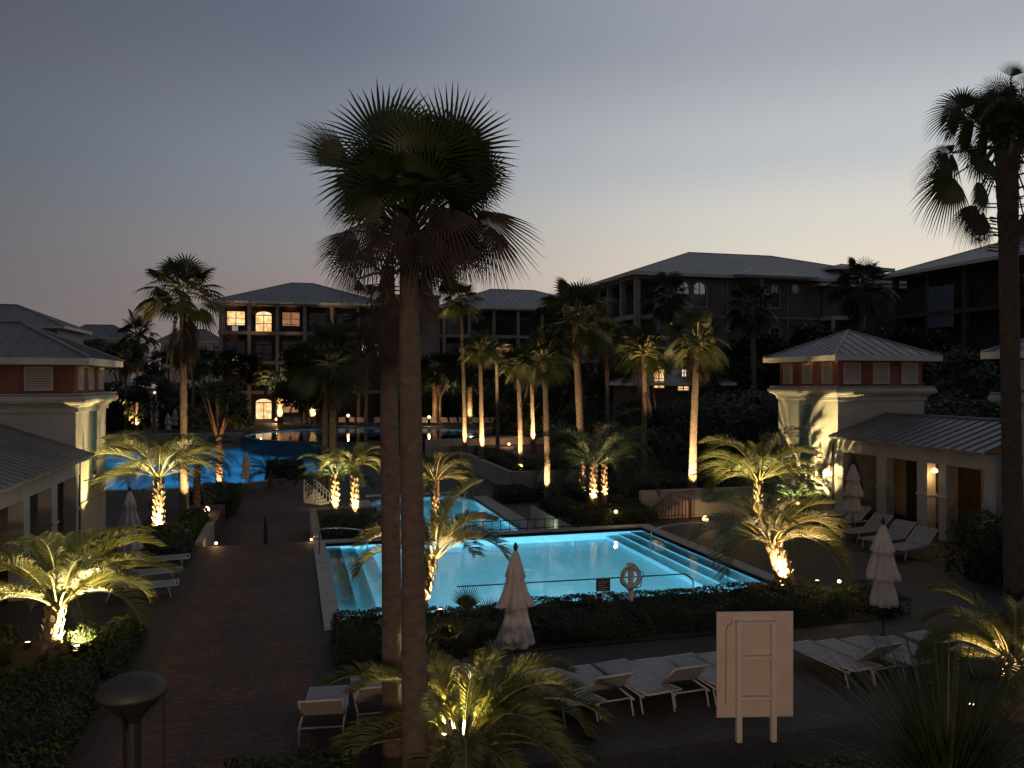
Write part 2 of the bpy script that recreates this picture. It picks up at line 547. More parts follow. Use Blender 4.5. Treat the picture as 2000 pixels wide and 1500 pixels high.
# low railing on the back edge of the pool: posts, rails and ringed panels
fr = thing('railing', 'low black railing of square panels along the back edge of the foreground pool', 'railing', (0, OY1 - .15, .07))
X0f, X1f = 3.0, 10.35
b = MB(); b.bar((X0f, 0, .40), (X1f, 0, .40), .035); b.bar((X0f, 0, .08), (X1f, 0, .08), .03)
b.build('rail', M_metal, fr)
n = 22; step = (X1f - X0f) / n
for i in range(n + 1):
    b = MB(); b.bar((X0f + i * step, 0, 0), (X0f + i * step, 0, .42), .028); b.build('baluster', M_metal, fr)
for i in range(0, n, 2):
    b = MB()
    cx = X0f + (i + .5) * step
    ring = [(cx + .09 * math.cos(2 * PI * k / 10), 0, .24 + .09 * math.sin(2 * PI * k / 10)) for k in range(11)]
    b.tube(ring, .009, 4)
    for sx, sz in ((1, 1), (-1, 1), (1, -1), (-1, -1)):
        b.bar((cx + sx * .06, 0, .24 + sz * .06), (cx + sx * step / 2, 0, .24 + sz * .15), .012)
    b.build('ring_panel', M_metal, fr)

mp = thing('swimming_pool', 'narrower glowing pool on the lower terrace behind the black railing', 'pool', (0, 0, 0))
b = MB(); fl2 = -1.9; wl = LOW - .1
b.add([(x, y, fl2) for x, y in mid], [tuple(range(len(mid)))])
for i in range(len(mid)):
    a = mid[i]; c = mid[(i + 1) % len(mid)]
    b.add([(*a, fl2), (*c, fl2), (*c, LOW), (*a, LOW)], [(0, 1, 2, 3)])
b.build('basin', M_plast, mp)
b = MB(); b.add([(x, y, wl) for x, y in mid], [tuple(range(len(mid)))]); b.build('water', M_water, mp)
b = MB(); b.box(MX1, MX1 + .75, MY0, MY1 - 1.5, LOW - .04, LOW + .09); b.box(MX0 - .6, MX0, MY0, MY1 - 1.5, LOW - .04, LOW + .09)
b.box(MX0, MX1, MY1 + .0, MY1 + .6, LOW - .04, LOW + .09)
b.build('coping', M_cope, mp)
for y in (33, 40):
    lamp_obj('pool_lamp_or_fill', 'AREA', (MX0 + .1, y, -1.4), 520, (.4, .82, 1), mp, size=.35, target=(MX0 + 5, y, -1.7))

# lagoon
lg = thing('lagoon_pool', 'deep blue free-form lagoon pool beyond the end of the walkway', 'pool', (0, 0, 0))
b = MB()
loops = [[Vector((x, y, 0)) for x, y in lagoon]]
tr = tessellate_polygon(loops)
vs = [(x, y, -2.3) for x, y in lagoon]
b.add(vs, [tuple(t) for t in tr])
for i in range(len(lagoon)):
    a = lagoon[i]; c = lagoon[(i + 1) % len(lagoon)]
    b.add([(*a, -2.3), (*c, -2.3), (*c, LOW), (*a, LOW)], [(0, 1, 2, 3)])
b.build('basin', M_plastd, lg)
b = MB(); b.add([(x, y, -.9) for x, y in lagoon], [tuple(t) for t in tr]); b.build('water', M_waterd, lg)
for (x, y, e) in ((275, 881, 260), (430, 880, 90), (505, 884, 200)):
    p = G(x, y, -1.3)
    lamp_obj('pool_lamp_or_fill', 'POINT', p, e, (.3, .68, 1), lg, radius=.25)
def lagoon_spot(x, y, tx, ty, e):
    o = lamp_obj('pool_lamp_or_fill', 'SPOT', (x, y, -1.12), e, (.25, .62, 1), lg, radius=.15, target=(x + (tx - x), y + (ty - y), -1.12 - .62 * math.hypot(tx - x, ty - y)), cone=116, blend=.5)
def in_poly(x, y, P):
    r = False; j = len(P) - 1
    for i in range(len(P)):
        if (P[i][1] > y) != (P[j][1] > y) and x < (P[j][0] - P[i][0]) * (y - P[i][1]) / (P[j][1] - P[i][1]) + P[i][0]: r = not r
        j = i
    return r


for gx in range(-46, 14, 7):
    for gy in range(50, 84, 7):
        x, y = gx + (3.5 if (gy // 7) % 2 else 0), gy
        dd_ = SN * x + CS * y; px_ = 1000 + (CS * x - SN * y) / dd_ * FPX
        if not in_poly(x, y, lagoon) or px_ < 170 or px_ > 800 or math.hypot(x - UC[0], y - UC[1]) < UR + 2.5: continue
        lamp_obj('pool_lamp_or_fill', 'AREA', (x, y, -1.0), 190, (.26, .68, .90), lg, size=7.4, target=(x + .001, y, -3))  # wide unseen disc lamps, added to even out the lagoon glow
for x in (-34, -19):
    lamp_obj('pool_lamp_or_fill', 'SPOT', (x, 83.2, -1.1), 2600, (.35, .72, 1), lg, radius=.1, target=(x, 80, -2.2), cone=130, blend=.6)
b = MB()
for i in range(len(lag_near) - 1):
    b.bar((*lag_near[i], LOW + .03), (*lag_near[i + 1], LOW + .03), .35, .1)
b.build('coping', M_cope, lg)

# raised round pool
up = thing('round_pool', 'raised round pool with dark tiled wall in front of the far hotel wing', 'pool', (UC[0], UC[1], 0))
b = MB(); b.lathe([(UR - .35, -.9), (UR - .35, .22)], 64)
b.add([((UR - .35) * math.cos(2 * PI * k / 64), (UR - .35) * math.sin(2 * PI * k / 64), -.9) for k in range(64)], [tuple(range(64))])
b.build('basin', M_plast, up)
b = MB(); b.lathe([(UR, -2), (UR, .34), (UR - .38, .36), (UR - .38, .1)], 64); b.build('rim_wall', M_tile, up)
b = MB(); b.add([((UR - .37) * math.cos(2 * PI * k / 64), (UR - .37) * math.sin(2 * PI * k / 64), .24) for k in range(64)], [tuple(range(64))])
b.build('water', water_mat('round_pool_water', (.45, .72, .85), bumps=.08, bs=2.5), up)
b = MB(); b.lathe([(UR + .9, .302), (UR + .9, .42), (UR + .35, .42), (UR + .35, .302)], 64)
b.v = [v for v in b.v]
for a0 in (200, 270, 330):
    lamp_obj('pool_lamp_or_fill', 'POINT', ((UR - 1.2) * math.cos(R(a0)), (UR - 1.2) * math.sin(R(a0)), -.3), 2600, (.45, .85, 1), up, radius=.2)

# ------------------------------------------------------------------ walls and planters


def wallthing(name, label, cat, boxes, m, group=None):
    b = MB()
    for q in boxes: b.box(*q)
    return tag(b.build(name, m), label, cat, group)


wallthing('retaining_wall', 'pale stucco wall end facing the railing gap behind the foreground pool', 'wall', [(10.16, 10.245, 29.3, 34.6, -.8, .07)], M_stucco)
wallthing('planter_wall', 'corner planter wall under the tall lit palms beyond the middle pool', 'wall', [(12.1, 12.4, 45.6, 60, LOW, .3), (12.4, 27, 45.6, 45.9, LOW, .3)], M_wall)
b = MB(); b.add([(12.4, 45.9, .2), (27, 45.9, .2), (27, 66, .2), (12.4, 66, .2)], [(0, 1, 2, 3)]); tag(b.build('planting_bed', M_soil), kind='structure')
wallthing('planter_wall', 'low planter wall left of the walkway steps with a small step light', 'wall', [(-3.15, -2.88, 29.3, 33.5, -.8, .14)], M_wall)
wallthing('planter_wall', 'planter wall right of the walkway steps below the palms', 'wall', [(.72, 1.0, 29.3, 36, -.8, .12), (3.5, 3.7, 29.7, 36, -.8, .12), (1.0, 3.5, 35.8, 36, -.8, .12)], M_wall)
b = MB(); b.add([(1, 29.3, .04), (3.5, 29.3, .04), (3.5, 35.8, .04), (1, 35.8, .04)], [(0, 1, 2, 3)]); tag(b.build('planting_bed', M_soil), kind='structure')
wallthing('lagoon_wall', 'grey retaining wall along the far side of the lagoon', 'wall', [(-70, -4.6, 83.6, 83.88, -2, .5), (19.2, 70, 83.6, 83.88, -2, .5)], M_wall)
wallthing('garden_wall', 'greenish stucco wall below the right rim of the round pool', 'wall', [(10.5, 21, 66, 66.4, LOW, .75)], M_wall)
wallthing('step_wall', 'warmly lit wall behind the small bronze stair railing', 'wall', [(14.1, 19.8, 31.6, 31.9, 0, .95), (15.7, 19.8, 30.35, 31.6, 0, .72)], M_stucco)
stp = thing('garden_steps', 'short steps rising behind the bronze stair railing', 'steps', (14.2, 30.1, 0))
for i in range(4):
    b = MB(); b.box(.35 * i, .35 * i + .35, .25, 1.45, .0, .17 * (i + 1)); b.build('step', M_cope, stp)
br_ = thing('stair_railing', 'bronze stair railing with upright bars beside the lit wall', 'railing', (14.0, 30.15, 0))
b = MB(); b.bar((0, 0, .55), (.8, 0, 1.05), .05); b.bar((.8, 0, 1.05), (1.75, 0, 1.1), .05); b.bar((0, 0, .12), (1.75, 0, .14), .03); b.build('rail', M_bronze, br_)
for i in range(15):
    x = 1.75 * i / 14
    b = MB(); b.bar((x, 0, 0), (x, 0, .55 + .5 * min(1, x / .8)), .03); b.build('baluster', M_bronze, br_)
# dark handrail in the middle of the walkway steps
hb = MB(); hb.tube([(-.9, 29.2, 0), (-.9, 29.2, .85), (-.9, 29.6, .92), (-.9, 31.4, .1), (-.9, 31.6, 0), (-.9, 31.6, -.8)], .03, 8)
tag(hb.build('step_handrail', M_metal, smooth=True), 'dark handrail in the middle of the walkway steps', 'handrail')
# pale stair with white railing between the palms left of the middle pool
sw = thing('white_stair', 'white railed stair between the two lit palms left of the middle pool', 'stairs', G(634, 985, LOW))
for i in range(5):
    b = MB(); b.box(-.6, .6, .35 * i, .35 * i + .35, 0, .17 * (i + 1)); b.build('step', M_cope, sw)
for sx in (-1, 1):
    b = MB(); b.bar((sx * .6, 0, .8), (sx * .6, 1.75, 1.7), .06); b.bar((sx * .6, 0, .5), (sx * .6, 1.75, 1.4), .04)
    for k in range(6): b.bar((sx * .6, .35 * k, .1), (sx * .6, .35 * k, .8 + .9 * k / 5), .04)
    b.build('railing', M_white, sw)
sw.rotation_euler = (0, 0, R(38)); sw.scale = (.55, .7, .7)
STAIR_UP = ('light at the foot of the white railed stair', G(650, 1000, LOW) + Vector((0, -.6, 0)), G(634, 985, LOW) + Vector((0, 0, 1)), 60, YEL, 110)

# ------------------------------------------------------------------ pool side equipment
lr = thing('life_ring_stand', 'post with a pale life ring in front of the pool', 'life ring', G(1232, 1208))
b = MB(); b.box(-.05, .05, -.05, .05, 0, 1.25); b.box(-.07, .07, -.07, .07, 1.25, 1.3); b.build('post', M_signf, lr)
b = MB(); ring = [(.22 * math.cos(2 * PI * k / 24), 0, .22 * math.sin(2 * PI * k / 24)) for k in range(25)]
b.tube(ring, .055, 8, cap=False)
o = b.build('life_ring', mat('ring_vinyl', (.55, .53, .50), .5), lr, True); o.location = (-.05, -.12, 1.0)
b = MB(); ring = [((.27 + .03 * math.sin(12 * PI * k / 48)) * math.cos(2 * PI * k / 48), -.07, (.27 + .03 * math.sin(12 * PI * k / 48)) * math.sin(2 * PI * k / 48)) for k in range(49)]
b.tube(ring, .01, 4, cap=False); o2 = b.build('grab_rope', M_dsign, o)
ps = thing('notice_sign', 'small dark notice sign on a post left of the life ring', 'sign', G(1178, 1215))
b = MB(); b.box(-.17, .17, -.015, .015, .72, 1.0); b.build('sign_panel', M_dsign, ps)
b = MB(); b.bar((0, .03, 0), (0, .03, 1.04), .04); b.build('post', M_lwhite, ps)
b = MB()
for i in range(5): b.box(-.13, .13 - .05 * (i % 3), -.019, -.015, .93 - .045 * i, .945 - .045 * i)
b.build('lettering', M_strap, ps)
# rescue pole held by two small stands
p0 = G(890, 1147 + 45, .0); p0 = W(892, 19.6, zat(1146, 19.6)); p1 = W(1338, 19.9, zat(1121, 19.9))
rp = MB()
pts = [p0, p1] + [p1 + Vector((.02 * k + .1 * math.sin(PI * k / 10), 0, -.035 * k)) for k in range(1, 10)]
rp.tube(pts, .017, 6)
tag(rp.build('rescue_pole', M_metal, smooth=True), 'long dark rescue pole with hooked end held across the pool edge', 'pole')

# white sign seen from behind
d = 12.66
sb = thing('sign_board', 'large blank white sign board on two posts seen from behind', 'sign', W(1476, d, 0), -YAW + R(2.5))
b = MB(); b.box(-.60, .60, .03, .055, zat(1402, d), zat(1196, d)); b.build('board', M_sign, sb)
zb0, zt0 = 0, zat(1212, d)
for sx in (-.27, .27):
    b = MB(); b.box(sx - .04, sx + .04, -.06, .028, 0, zt0); b.build('post', M_signf, sb)
for y in (1216, 1283, 1362):
    b = MB(); z = zat(y, d); b.box(-.229, .229, -.05, .027, z - .022, z + .022); b.build('crossbar', M_signf, sb)
b = MB(); pts = [(-.46, .026, zat(1375, d)), (-.455, .026, zat(1232, d)), (-.43, .026, zat(1222, d)), (-.37, .026, zat(1218, d)), (-.35, .026, zat(1212, d))]
for i in range(4): b.bar(pts[i], pts[i + 1], .008, .006)
b.build('engraved_line', M_dsign, sb)

# domed lamp near the camera
d = 8.2
dl = thing('garden_lamp', 'unlit garden lamp with a wide dark domed hood on a post', 'lamp', W(258, d, 0))
zt = zat(1318, d)
b = MB(); b.lathe([(.001, zt), (.08, zt - .005), (.20, zt - .035), (.29, zt - .085), (.335, zt - .16), (.33, zt - .19), (.28, zt - .14), (.001, zt - .12)], 28)
b.build('hood', mat('lamp_hood', (.022, .024, .025), .6, (.035, .037, .038), 4), dl, True)
b = MB(); b.lathe([(.085, 0), (.085, zt - .46), (.11, zt - .42), (.2, zt - .33), (.31, zt - .2)], 16); b.lathe([(.14, 0), (.14, .1), (.05, .3)], 16); b.build('post', M_metal, dl)
b = MB(); b.tube([(.315 * CS, -.315 * SN, 0), (.315 * CS, -.315 * SN, zt - .17)], .014, 6); b.build('side_bar', M_metal, dl)
b = MB(); b.lathe([(.02, zt - .5), (.09, zt - .45), (.10, zt - .25), (.05, zt - .15)], 16); b.build('glass', M_glassd, dl, True)
for k in range(3):
    a = 2 * PI * k / 3 + .3; b = MB()
    b.bar((.3 * math.cos(a), .3 * math.sin(a), zt - .22), (.14 * math.cos(a), .14 * math.sin(a), zt - .5), .02)
    b.build('bracket', M_metal, dl)

# ------------------------------------------------------------------ palms
RN = random.Random(7)


def fan_blade(b, origin, u, side, up, blade, nseg, droop, rnd, spread=125, m=0, thin=1.0, fold=.55):
    """a fan of folded segments; the inner part joined, the tips free and drooping"""
    for i in range(nseg):
        t = (i / (nseg - 1)) * 2 - 1
        a = R(spread) * t
        dr = (u * math.cos(a) + side * math.sin(a)).normalized()
        ln = blade * (1 - .28 * abs(t) ** 2) * rnd.uniform(.9, 1.06)
        per = up.cross(dr).normalized()
        w = blade * R(spread) / nseg * 1.02
        lift = up * (blade * .10 * math.cos(a * .9))
        prev = None
        # stations: base, mid, free start, tip
        st = [(0.03, .05), (.46, .46 * thin), (.74, .26 * thin), (1.0, .0)]
        rows = []
        for s, ww in st:
            hang = droop * (s ** 2.4)
            c = origin + dr * (ln * s) + lift * s * (1 - s) - Vector((0, 0, 1)) * (hang * ln)
            hw = per * (w * ww) + up * (w * ww * fold)
            rows.append((c - hw, c + hw))
        vs = []
        for k, (p, q) in enumerate(rows[:-1]):
            vs += [p, q]
        vs.append((rows[-1][0] + rows[-1][1]) / 2 + Vector((rnd.uniform(-1, 1), rnd.uniform(-1, 1), rnd.uniform(-1, .3))) * ln * .03)
        b.add(vs, [(0, 1, 3, 2), (2, 3, 5, 4), (4, 5, 6)], m)


def fan_crown(seed, n, pet, blade, e0, e1, nseg=26, droop=.25, rb=.12, uprights=True, dens=None):
    rnd = random.Random(seed); b = MB()
    for i in range(n):
        f = (i + .5) / n
        e = R(e0 + (e1 - e0) * f + rnd.uniform(-8, 8))
        az = i * 2.39996 + rnd.uniform(-.25, .25)
        o = Vector((math.cos(az) * rb, math.sin(az) * rb, .35 * pet * math.sin(e)))
        h = Vector((math.cos(az), math.sin(az), 0))
        dirp = (h * math.cos(e) + Vector((0, 0, math.sin(e)))).normalized()
        lp = pet * rnd.uniform(.8, 1.15)
        p1 = o + dirp * (lp * .5); p2 = o + dirp * lp - Vector((0, 0, lp * .10 * math.cos(e)))
        b.tube([o, p1, p2], [.022, .016, .012], 4, 1, cap=False)
        u = (p2 - p1).normalized()
        u = (u - Vector((0, 0, .25 * math.cos(e)))).normalized()
        side = u.cross(Vector((0, 0, 1)))
        side = side.normalized() if side.length > .1 else Vector((math.sin(az), -math.cos(az), 0))
        tw = rnd.uniform(-.5, .5)
        up = side.cross(u).normalized()
        side, up = (side * math.cos(tw) + up * math.sin(tw)), (up * math.cos(tw) - side * math.sin(tw))
        fan_blade(b, p2, u, side, up, blade * rnd.uniform(.85, 1.1), nseg, droop * (1.2 - .7 * math.sin(max(e, 0))), rnd)
    return b


def dead_skirt(seed, n, blade, h, rt, spreadout=.35, nseg=14):
    rnd = random.Random(seed); b = MB()
    for i in range(n):
        az = rnd.uniform(0, 2 * PI)
        z0 = -h * rnd.random() ** 1.3
        hh = Vector((math.cos(az), math.sin(az), 0))
        o = hh * rt + Vector((0, 0, z0))
        dirp = (hh * spreadout * rnd.uniform(.3, 1.5) - Vector((0, 0, 1))).normalized()
        p2 = o + dirp * blade * .45
        p1 = o + hh * blade * .16 - Vector((0, 0, blade * .1))
        b.tube([o, p1, p2], [.016, .014, .01], 3, 0, cap=False)
        side = hh.cross(Vector((0, 0, 1))).normalized()
        tw = rnd.uniform(-.7, .7)
        up = hh
        side2 = side * math.cos(tw) + up * math.sin(tw)
        fan_blade(b, p2, dirp, side2, up, blade * rnd.uniform(.6, 1), nseg, .12, rnd, spread=rnd.uniform(28, 55), thin=.6)
    return b


def trunk_mesh(pts, rads, n=12, m=0, noise=.05, seed=1, seg=34, rings=True):
    P = [Vector(p) for p in pts]
    b = MB(); out = []; rr = []
    for i in range(seg + 1):
        t = i / seg * (len(P) - 1); k = min(int(t), len(P) - 2); f = t - k
        out.append(P[k].lerp(P[k + 1], f)); rr.append((rads[k] * (1 - f) + rads[k + 1] * f) * (1 + (.05 if (rings and i % 2) else 0)))
    b.tube(out, rr, n, m, noise=noise, seed=seed)
    return b


CROWNS = {}


def get_crown(kind, var):
    key = (kind, var)
    if key in CROWNS: return CROWNS[key]
    if kind == 'fan':
        b = fan_crown(100 + var, 30, .55, .62, 78, -38, 24, .38)
        me = b.build('crown', [M_fan, M_rach]);
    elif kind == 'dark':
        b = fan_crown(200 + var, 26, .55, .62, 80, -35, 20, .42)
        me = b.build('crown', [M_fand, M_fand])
    d_ = me.data; bpy.data.objects.remove(me)
    CROWNS[key] = d_
    return d_


SKIRTS = {}


def get_skirt(var, dens=16):
    key = (var, dens)
    if key not in SKIRTS:
        o = dead_skirt(300 + var, dens, .6, .55, .14).build('dead_fronds', M_dead)
        SKIRTS[key] = o.data; bpy.data.objects.remove(o)
    return SKIRTS[key]


def fan_palm(label, base, hub_px, hub_y, rpx, kind='fan', var=0, tr=.15, skirt=1.0, group='tall fan palms around the pools', name='fan_palm', lean=0.0, sdens=16):
    base = Vector(base)
    d = SN * base.x + CS * base.y
    hub = W(hub_px, d, zat(hub_y, d))
    r = rpx / FPX * d
    root = thing(name, label, 'palm tree', base, RN.uniform(0, 6), group)
    ri = Matrix.Rotation(-root.rotation_euler.z, 4, 'Z')
    hv = ri @ (hub - base)
    pts = [(0, 0, -.1), (hv.x * .15, hv.y * .15, hv.z * .33), (hv.x * .5, hv.y * .5, hv.z * .66), (hv.x, hv.y, hv.z + .1)]
    trunk_mesh(pts, [tr * 1.35, tr, tr * .95, tr * .85], seed=var + 3).build('trunk', M_trunk, root, True)
    o = bpy.data.objects.new('crown', get_crown(kind, var % 4)); COL.objects.link(o); o.parent = root
    o.location = hv; s = r / 1.16; o.scale = (s * RN.uniform(.92, 1.08), s * RN.uniform(.92, 1.08), s * RN.uniform(.9, 1.15)); o.rotation_euler = (0, 0, RN.uniform(0, 6))
    if skirt:
        o = bpy.data.objects.new('dead_fronds', get_skirt(var % 3, sdens)); COL.objects.link(o); o.parent = root
        o.location = hv + Vector((0, 0, -.1 * s)); o.scale = (s, s, s * skirt)
    return root


def feather_crown(seed, n, length, e0=82, e1=-5, nleaf=34, leaf=.5, rb=.1, dark=False, arch=1.0, lw=.016):
    rnd = random.Random(seed); b = MB()
    for i in range(n):
        f = (i + .5) / n
        e = R(e0 + (e1 - e0) * f ** .9 + rnd.uniform(-6, 6))
        az = i * 2.39996 + rnd.uniform(-.2, .2)
        h = Vector((math.cos(az), math.sin(az), 0))
        side = Vector((-math.sin(az), math.cos(az), 0))
        ln = length * rnd.uniform(.85, 1.1)
        K = 14
        p = h * rb; pts = [p.copy()]; dirs = []
        bend = R(rnd.uniform(75, 120)) * arch
        sw_ = rnd.uniform(-.25, .25)
        for k in range(K):
            t = k / K
            a = e - bend * t ** 1.5
            dd = (h * math.cos(a) + Vector((0, 0, math.sin(a))) + side * sw_ * t).normalized()
            dirs.append(dd); p = p + dd * (ln / K); pts.append(p.copy())
        dirs.append(dirs[-1])
        b.tube(pts, [.026 - .021 * k / K for k in range(K + 1)], 4, 1, cap=False)
        for j in range(nleaf):
            t = .2 + .8 * (j + .5) / nleaf
            kf = t * K; k = min(int(kf), K - 1); c = pts[k].lerp(pts[k + 1], kf - k); dd = dirs[k]
            sd = side; up = dd.cross(sd).normalized()
            if up.z < 0 and abs(dd.z) < .98: up = -up
            ll = leaf * (math.sin(PI * min(1, (t - .1) / 1.0)) ** .6) * rnd.uniform(.85, 1.1)
            for sgn in (-1, 1):
                d0 = (sd * sgn * .78 + up * rnd.uniform(.35, .75) + dd * (.55 + .5 * t)).normalized()
                m1 = c + d0 * ll * .5
                m2 = c + d0 * ll * .95 - Vector((0, 0, ll * .22))
                wv = dd.cross(d0).cross(d0).normalized() * lw
                b.add([c - wv * .6, c + wv * .6, m1 - wv, m1 + wv, m2], [(0, 1, 3, 2), (2, 3, 4)], 0)
    return b


def boot_trunk(h, r0, r1, seed, rows=None, lean=(0, 0)):
    rnd = random.Random(seed); b = MB()
    trunkp = [(lean[0] * (i / 8) ** 1.5, lean[1] * (i / 8) ** 1.5, h * i / 8) for i in range(9)]
    b.tube(trunkp, [r0 + (r1 - r0) * i / 8 for i in range(9)], 12, noise=.06, seed=seed)
    n = int(h / .05)
    for i in range(n):
        z = h * (i + .5) / n; f = z / h
        r = r0 + (r1 - r0) * f
        for k in range(2):
            a = i * 2.4 + k * PI + rnd.uniform(-.2, .2)
            hh = Vector((math.cos(a), math.sin(a), 0)); sd = Vector((-math.sin(a), math.cos(a), 0))
            cx = Vector((lean[0] * f ** 1.5, lean[1] * f ** 1.5, z))
            ln = rnd.uniform(.07, .13) * (1 + .4 * f); w = rnd.uniform(.04, .06)
            base = cx + hh * (r * .92); tip = base + hh * (.05 + .04 * rnd.random()) + Vector((0, 0, ln))
            b.add([base - sd * w, base + sd * w, tip + sd * w * .55, tip - sd * w * .55, base + hh * .035 - sd * w * .9 + Vector((0, 0, .01)), base + hh * .035 + sd * w * .9 + Vector((0, 0, .01))],
                  [(0, 1, 2, 3), (4, 5, 1, 0), (3, 2, 5, 4), (0, 3, 4), (1, 5, 2)], 0)
    return b


def feather_palm(label, base, hub_y, rpx, seed, n=26, nleaf=32, tr=.14, dark=False, name='feather_palm', group='feather palms in the planting beds', e1=8, arch=1.0, hub_px=None, lw=.011, leaf=.34):
    nleaf = int(nleaf * 1.45)
    base = Vector(base); d = SN * base.x + CS * base.y
    root = thing(name, label, 'palm tree', base, 0, group)
    h = zat(hub_y, d) - base.z; r = rpx / FPX * d
    lean = (0, 0)
    if hub_px is not None:
        hv = W(hub_px, d, 0) - Vector((base.x, base.y, 0)); lean = (hv.x, hv.y)
    boot_trunk(h, tr, tr * .8, seed, lean=lean).build('trunk', M_boot, root)
    ln = r * 1.28
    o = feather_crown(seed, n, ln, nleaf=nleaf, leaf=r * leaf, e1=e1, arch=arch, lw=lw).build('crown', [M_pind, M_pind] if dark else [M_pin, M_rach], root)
    o.location = (lean[0], lean[1], h - .05)
    return root


# uplights -------------------------------------------------------------
UPL = []
UPK = 6.0
WARM = (1, .64, .30); YEL = (1, .76, .33); ORG = (1, .52, .23)


def uplight(label, p, target, energy, color=WARM, cone=75, group='ground uplights at the palm trunks', lens=True, r=.05):
    p = Vector(p)
    root = thing('ground_uplight', label, 'spotlight', p, 0, group)
    b = MB(); b.lathe([(.001, 0), (.07, 0), (.075, .1), (.055, .11)], 12); b.build('housing', M_metal, root)
    if lens:
        b = MB(); b.lathe([(.001, .1), (.056, .1)], 12); b.build('lens', E_lens, root)
    t = Vector(target) - p
    lamp_obj('bulb', 'SPOT', (0, 0, .16), energy * UPK, color, root, r, target=(0, 0, .16) + t if False else Vector((0, 0, .16)) + t, cone=cone)
    return root



def light_palm(desc, root, energy, color=WARM, off=.75, az=None, tz=2.6, cone=80, dz=.05):
    b = root.location
    tocam = Vector((-b.x, -b.y, 0)).normalized()
    a = az if az is not None else RN.uniform(-.5, .5)
    dirv = Matrix.Rotation(a, 3, 'Z') @ tocam
    p = b + dirv * off; p.z = b.z + dz
    uplight(desc, p, b + Vector((0, 0, tz)), energy, color, cone)


uplight('added light imitating pool glow on the pale wall end behind the railing', (9.75, 31.0, LOW), (10.16, 31.6, -.2), 4, (.8, 1, .72), 130)  # added lamp, stands in for the pool glow on this wall
uplight(*STAIR_UP)
# the big twin palm in the middle -------------------------------------
d = 11.0
bp_ = W(812, d, 0); hub = W(797, d, zat(425, d))
bp1 = thing('fan_palm', 'tallest foreground fan palm with the huge crown against the sky', 'palm tree', bp_, 0, 'tall fan palms around the pools')
hv = hub - bp_
trunk_mesh([(0, 0, -.1), (hv.x * .35, hv.y * .35, hv.z * .4), (hv.x * .75, hv.y * .75, hv.z * .75), (hv.x, hv.y, hv.z - .1)], [.185, .155, .145, .11], n=28, noise=.012, seed=5, seg=90, rings=False).build('trunk', M_trunkn, bp1, True)
bigc = MB()
rnd = random.Random(11)


def aim(p_from, px, py, dd):
    return W(px, dd, zat(py, dd)) - p_from


def big_frond(b, rootp, px, py, dd, blade, rnd, droop=.12, nseg=40, spread=105, m=0, face=None, thin=1.0, hang=0):
    """frond whose blade is centred on the view of px,py at distance dd"""
    tgt = W(px, dd, zat(py, dd))
    v = tgt - rootp; pl = v.length
    mid_ = rootp + v * .5 + Vector((0, 0, .06 * pl))
    b.tube([rootp, mid_, tgt], [.024, .018, .014], 5, m if m == 2 else 1, cap=False)
    u = (tgt - mid_).normalized()
    if hang: u = (Vector((u.x, u.y, 0)) * rnd.uniform(.2, .75) - Vector((0, 0, hang))).normalized()
    toc = Vector((-SN, -CS, 0)) if face is None else Vector(face)
    toc = (toc + Vector((rnd.uniform(-.5, .5), rnd.uniform(-.5, .5), rnd.uniform(-.5, .5)))).normalized()
    side = u.cross(toc).normalized(); up = side.cross(u).normalized()
    fan_blade(b, tgt, u, side, up, blade, nseg, droop, rnd, spread=spread, m=m, thin=thin)


hb1 = hub
# upright fans silhouetted at the top, then the drooping ones
for (px, py, off, bl, dr, sp) in [(748, 288, .3, 1.2, .04, 108), (878, 300, .1, 1.05, .05, 112), (668, 318, .2, .7, .12, 30), (800, 300, -.2, .8, .05, 110), (905, 335, .5, .72, .08, 105), (725, 340, .6, .66, .10, 100),
                                  (850, 330, .3, .8, .08, 120), (760, 330, -.3, .7, .08, 110), (690, 330, -.2, 1.05, .16, 30), (900, 380, -.3, .62, .18, 95), (715, 395, .2, .68, .40, 80),
                                  (820, 360, -.5, .6, .2, 110), (860, 420, .5, .6, .25, 100), (745, 380, .7, .7, .15, 110), (925, 350, -.1, .6, .1, 100), (815, 290, .6, .85, .05, 115), (690, 400, .2, .5, .3, 60)]:
    big_frond(bigc, hb1 + Vector((rnd.uniform(-.06, .06), rnd.uniform(-.06, .06), rnd.uniform(-.25, .2))), px, py, d + off, bl, rnd, dr, 42, sp)
for i in range(22):
    a = rnd.uniform(0, 6.28); q_ = rnd.uniform(.2, 1)
    big_frond(bigc, hb1 + Vector((0, 0, rnd.uniform(-.3, .2))), 805 + 95 * q_ * math.cos(a), 335 + 55 * q_ * math.sin(a), d + rnd.uniform(-.8, .8), rnd.uniform(.6, .85), rnd, rnd.uniform(.05, .3), 36, 115)
for i in range(10):
    a = rnd.uniform(0, 6.28); rr = rnd.uniform(60, 120)
    big_frond(bigc, hb1 + Vector((0, 0, -.3)), 800 + rr * math.cos(a) * 1.0, 400 + 25 * math.sin(a), d + math.sin(a) * 1.1, rnd.uniform(.45, .6), rnd, .35, 30, 95)
o = bigc.build('crown', [M_fand, M_fand, M_dead]); me = o.data
o.parent = bp1; o.matrix_parent_inverse = Matrix.Translation(-bp_)
bigd = MB()
for (px, py, off, bl, dr, sp) in [(890, 400, .2, .95, .42, 52), (935, 410, -.2, 1.0, .42, 50), (955, 440, .1, .8, .5, 42), (720, 430, -.3, .95, .35, 60), (690, 450, .1, .7, .35, 58), (850, 400, .5, .9, .4, 42), (745, 450, .4, .8, .3, 48),
                                  (900, 470, .5, .6, .4, 50), (870, 430, -.4, .7, .4, 55)]:
    big_frond(bigd, hb1 + Vector((0, 0, -.35)), px, py, d + off, bl * 1.1, rnd, .12, 26, sp * .9, 0, None, .8, 1)
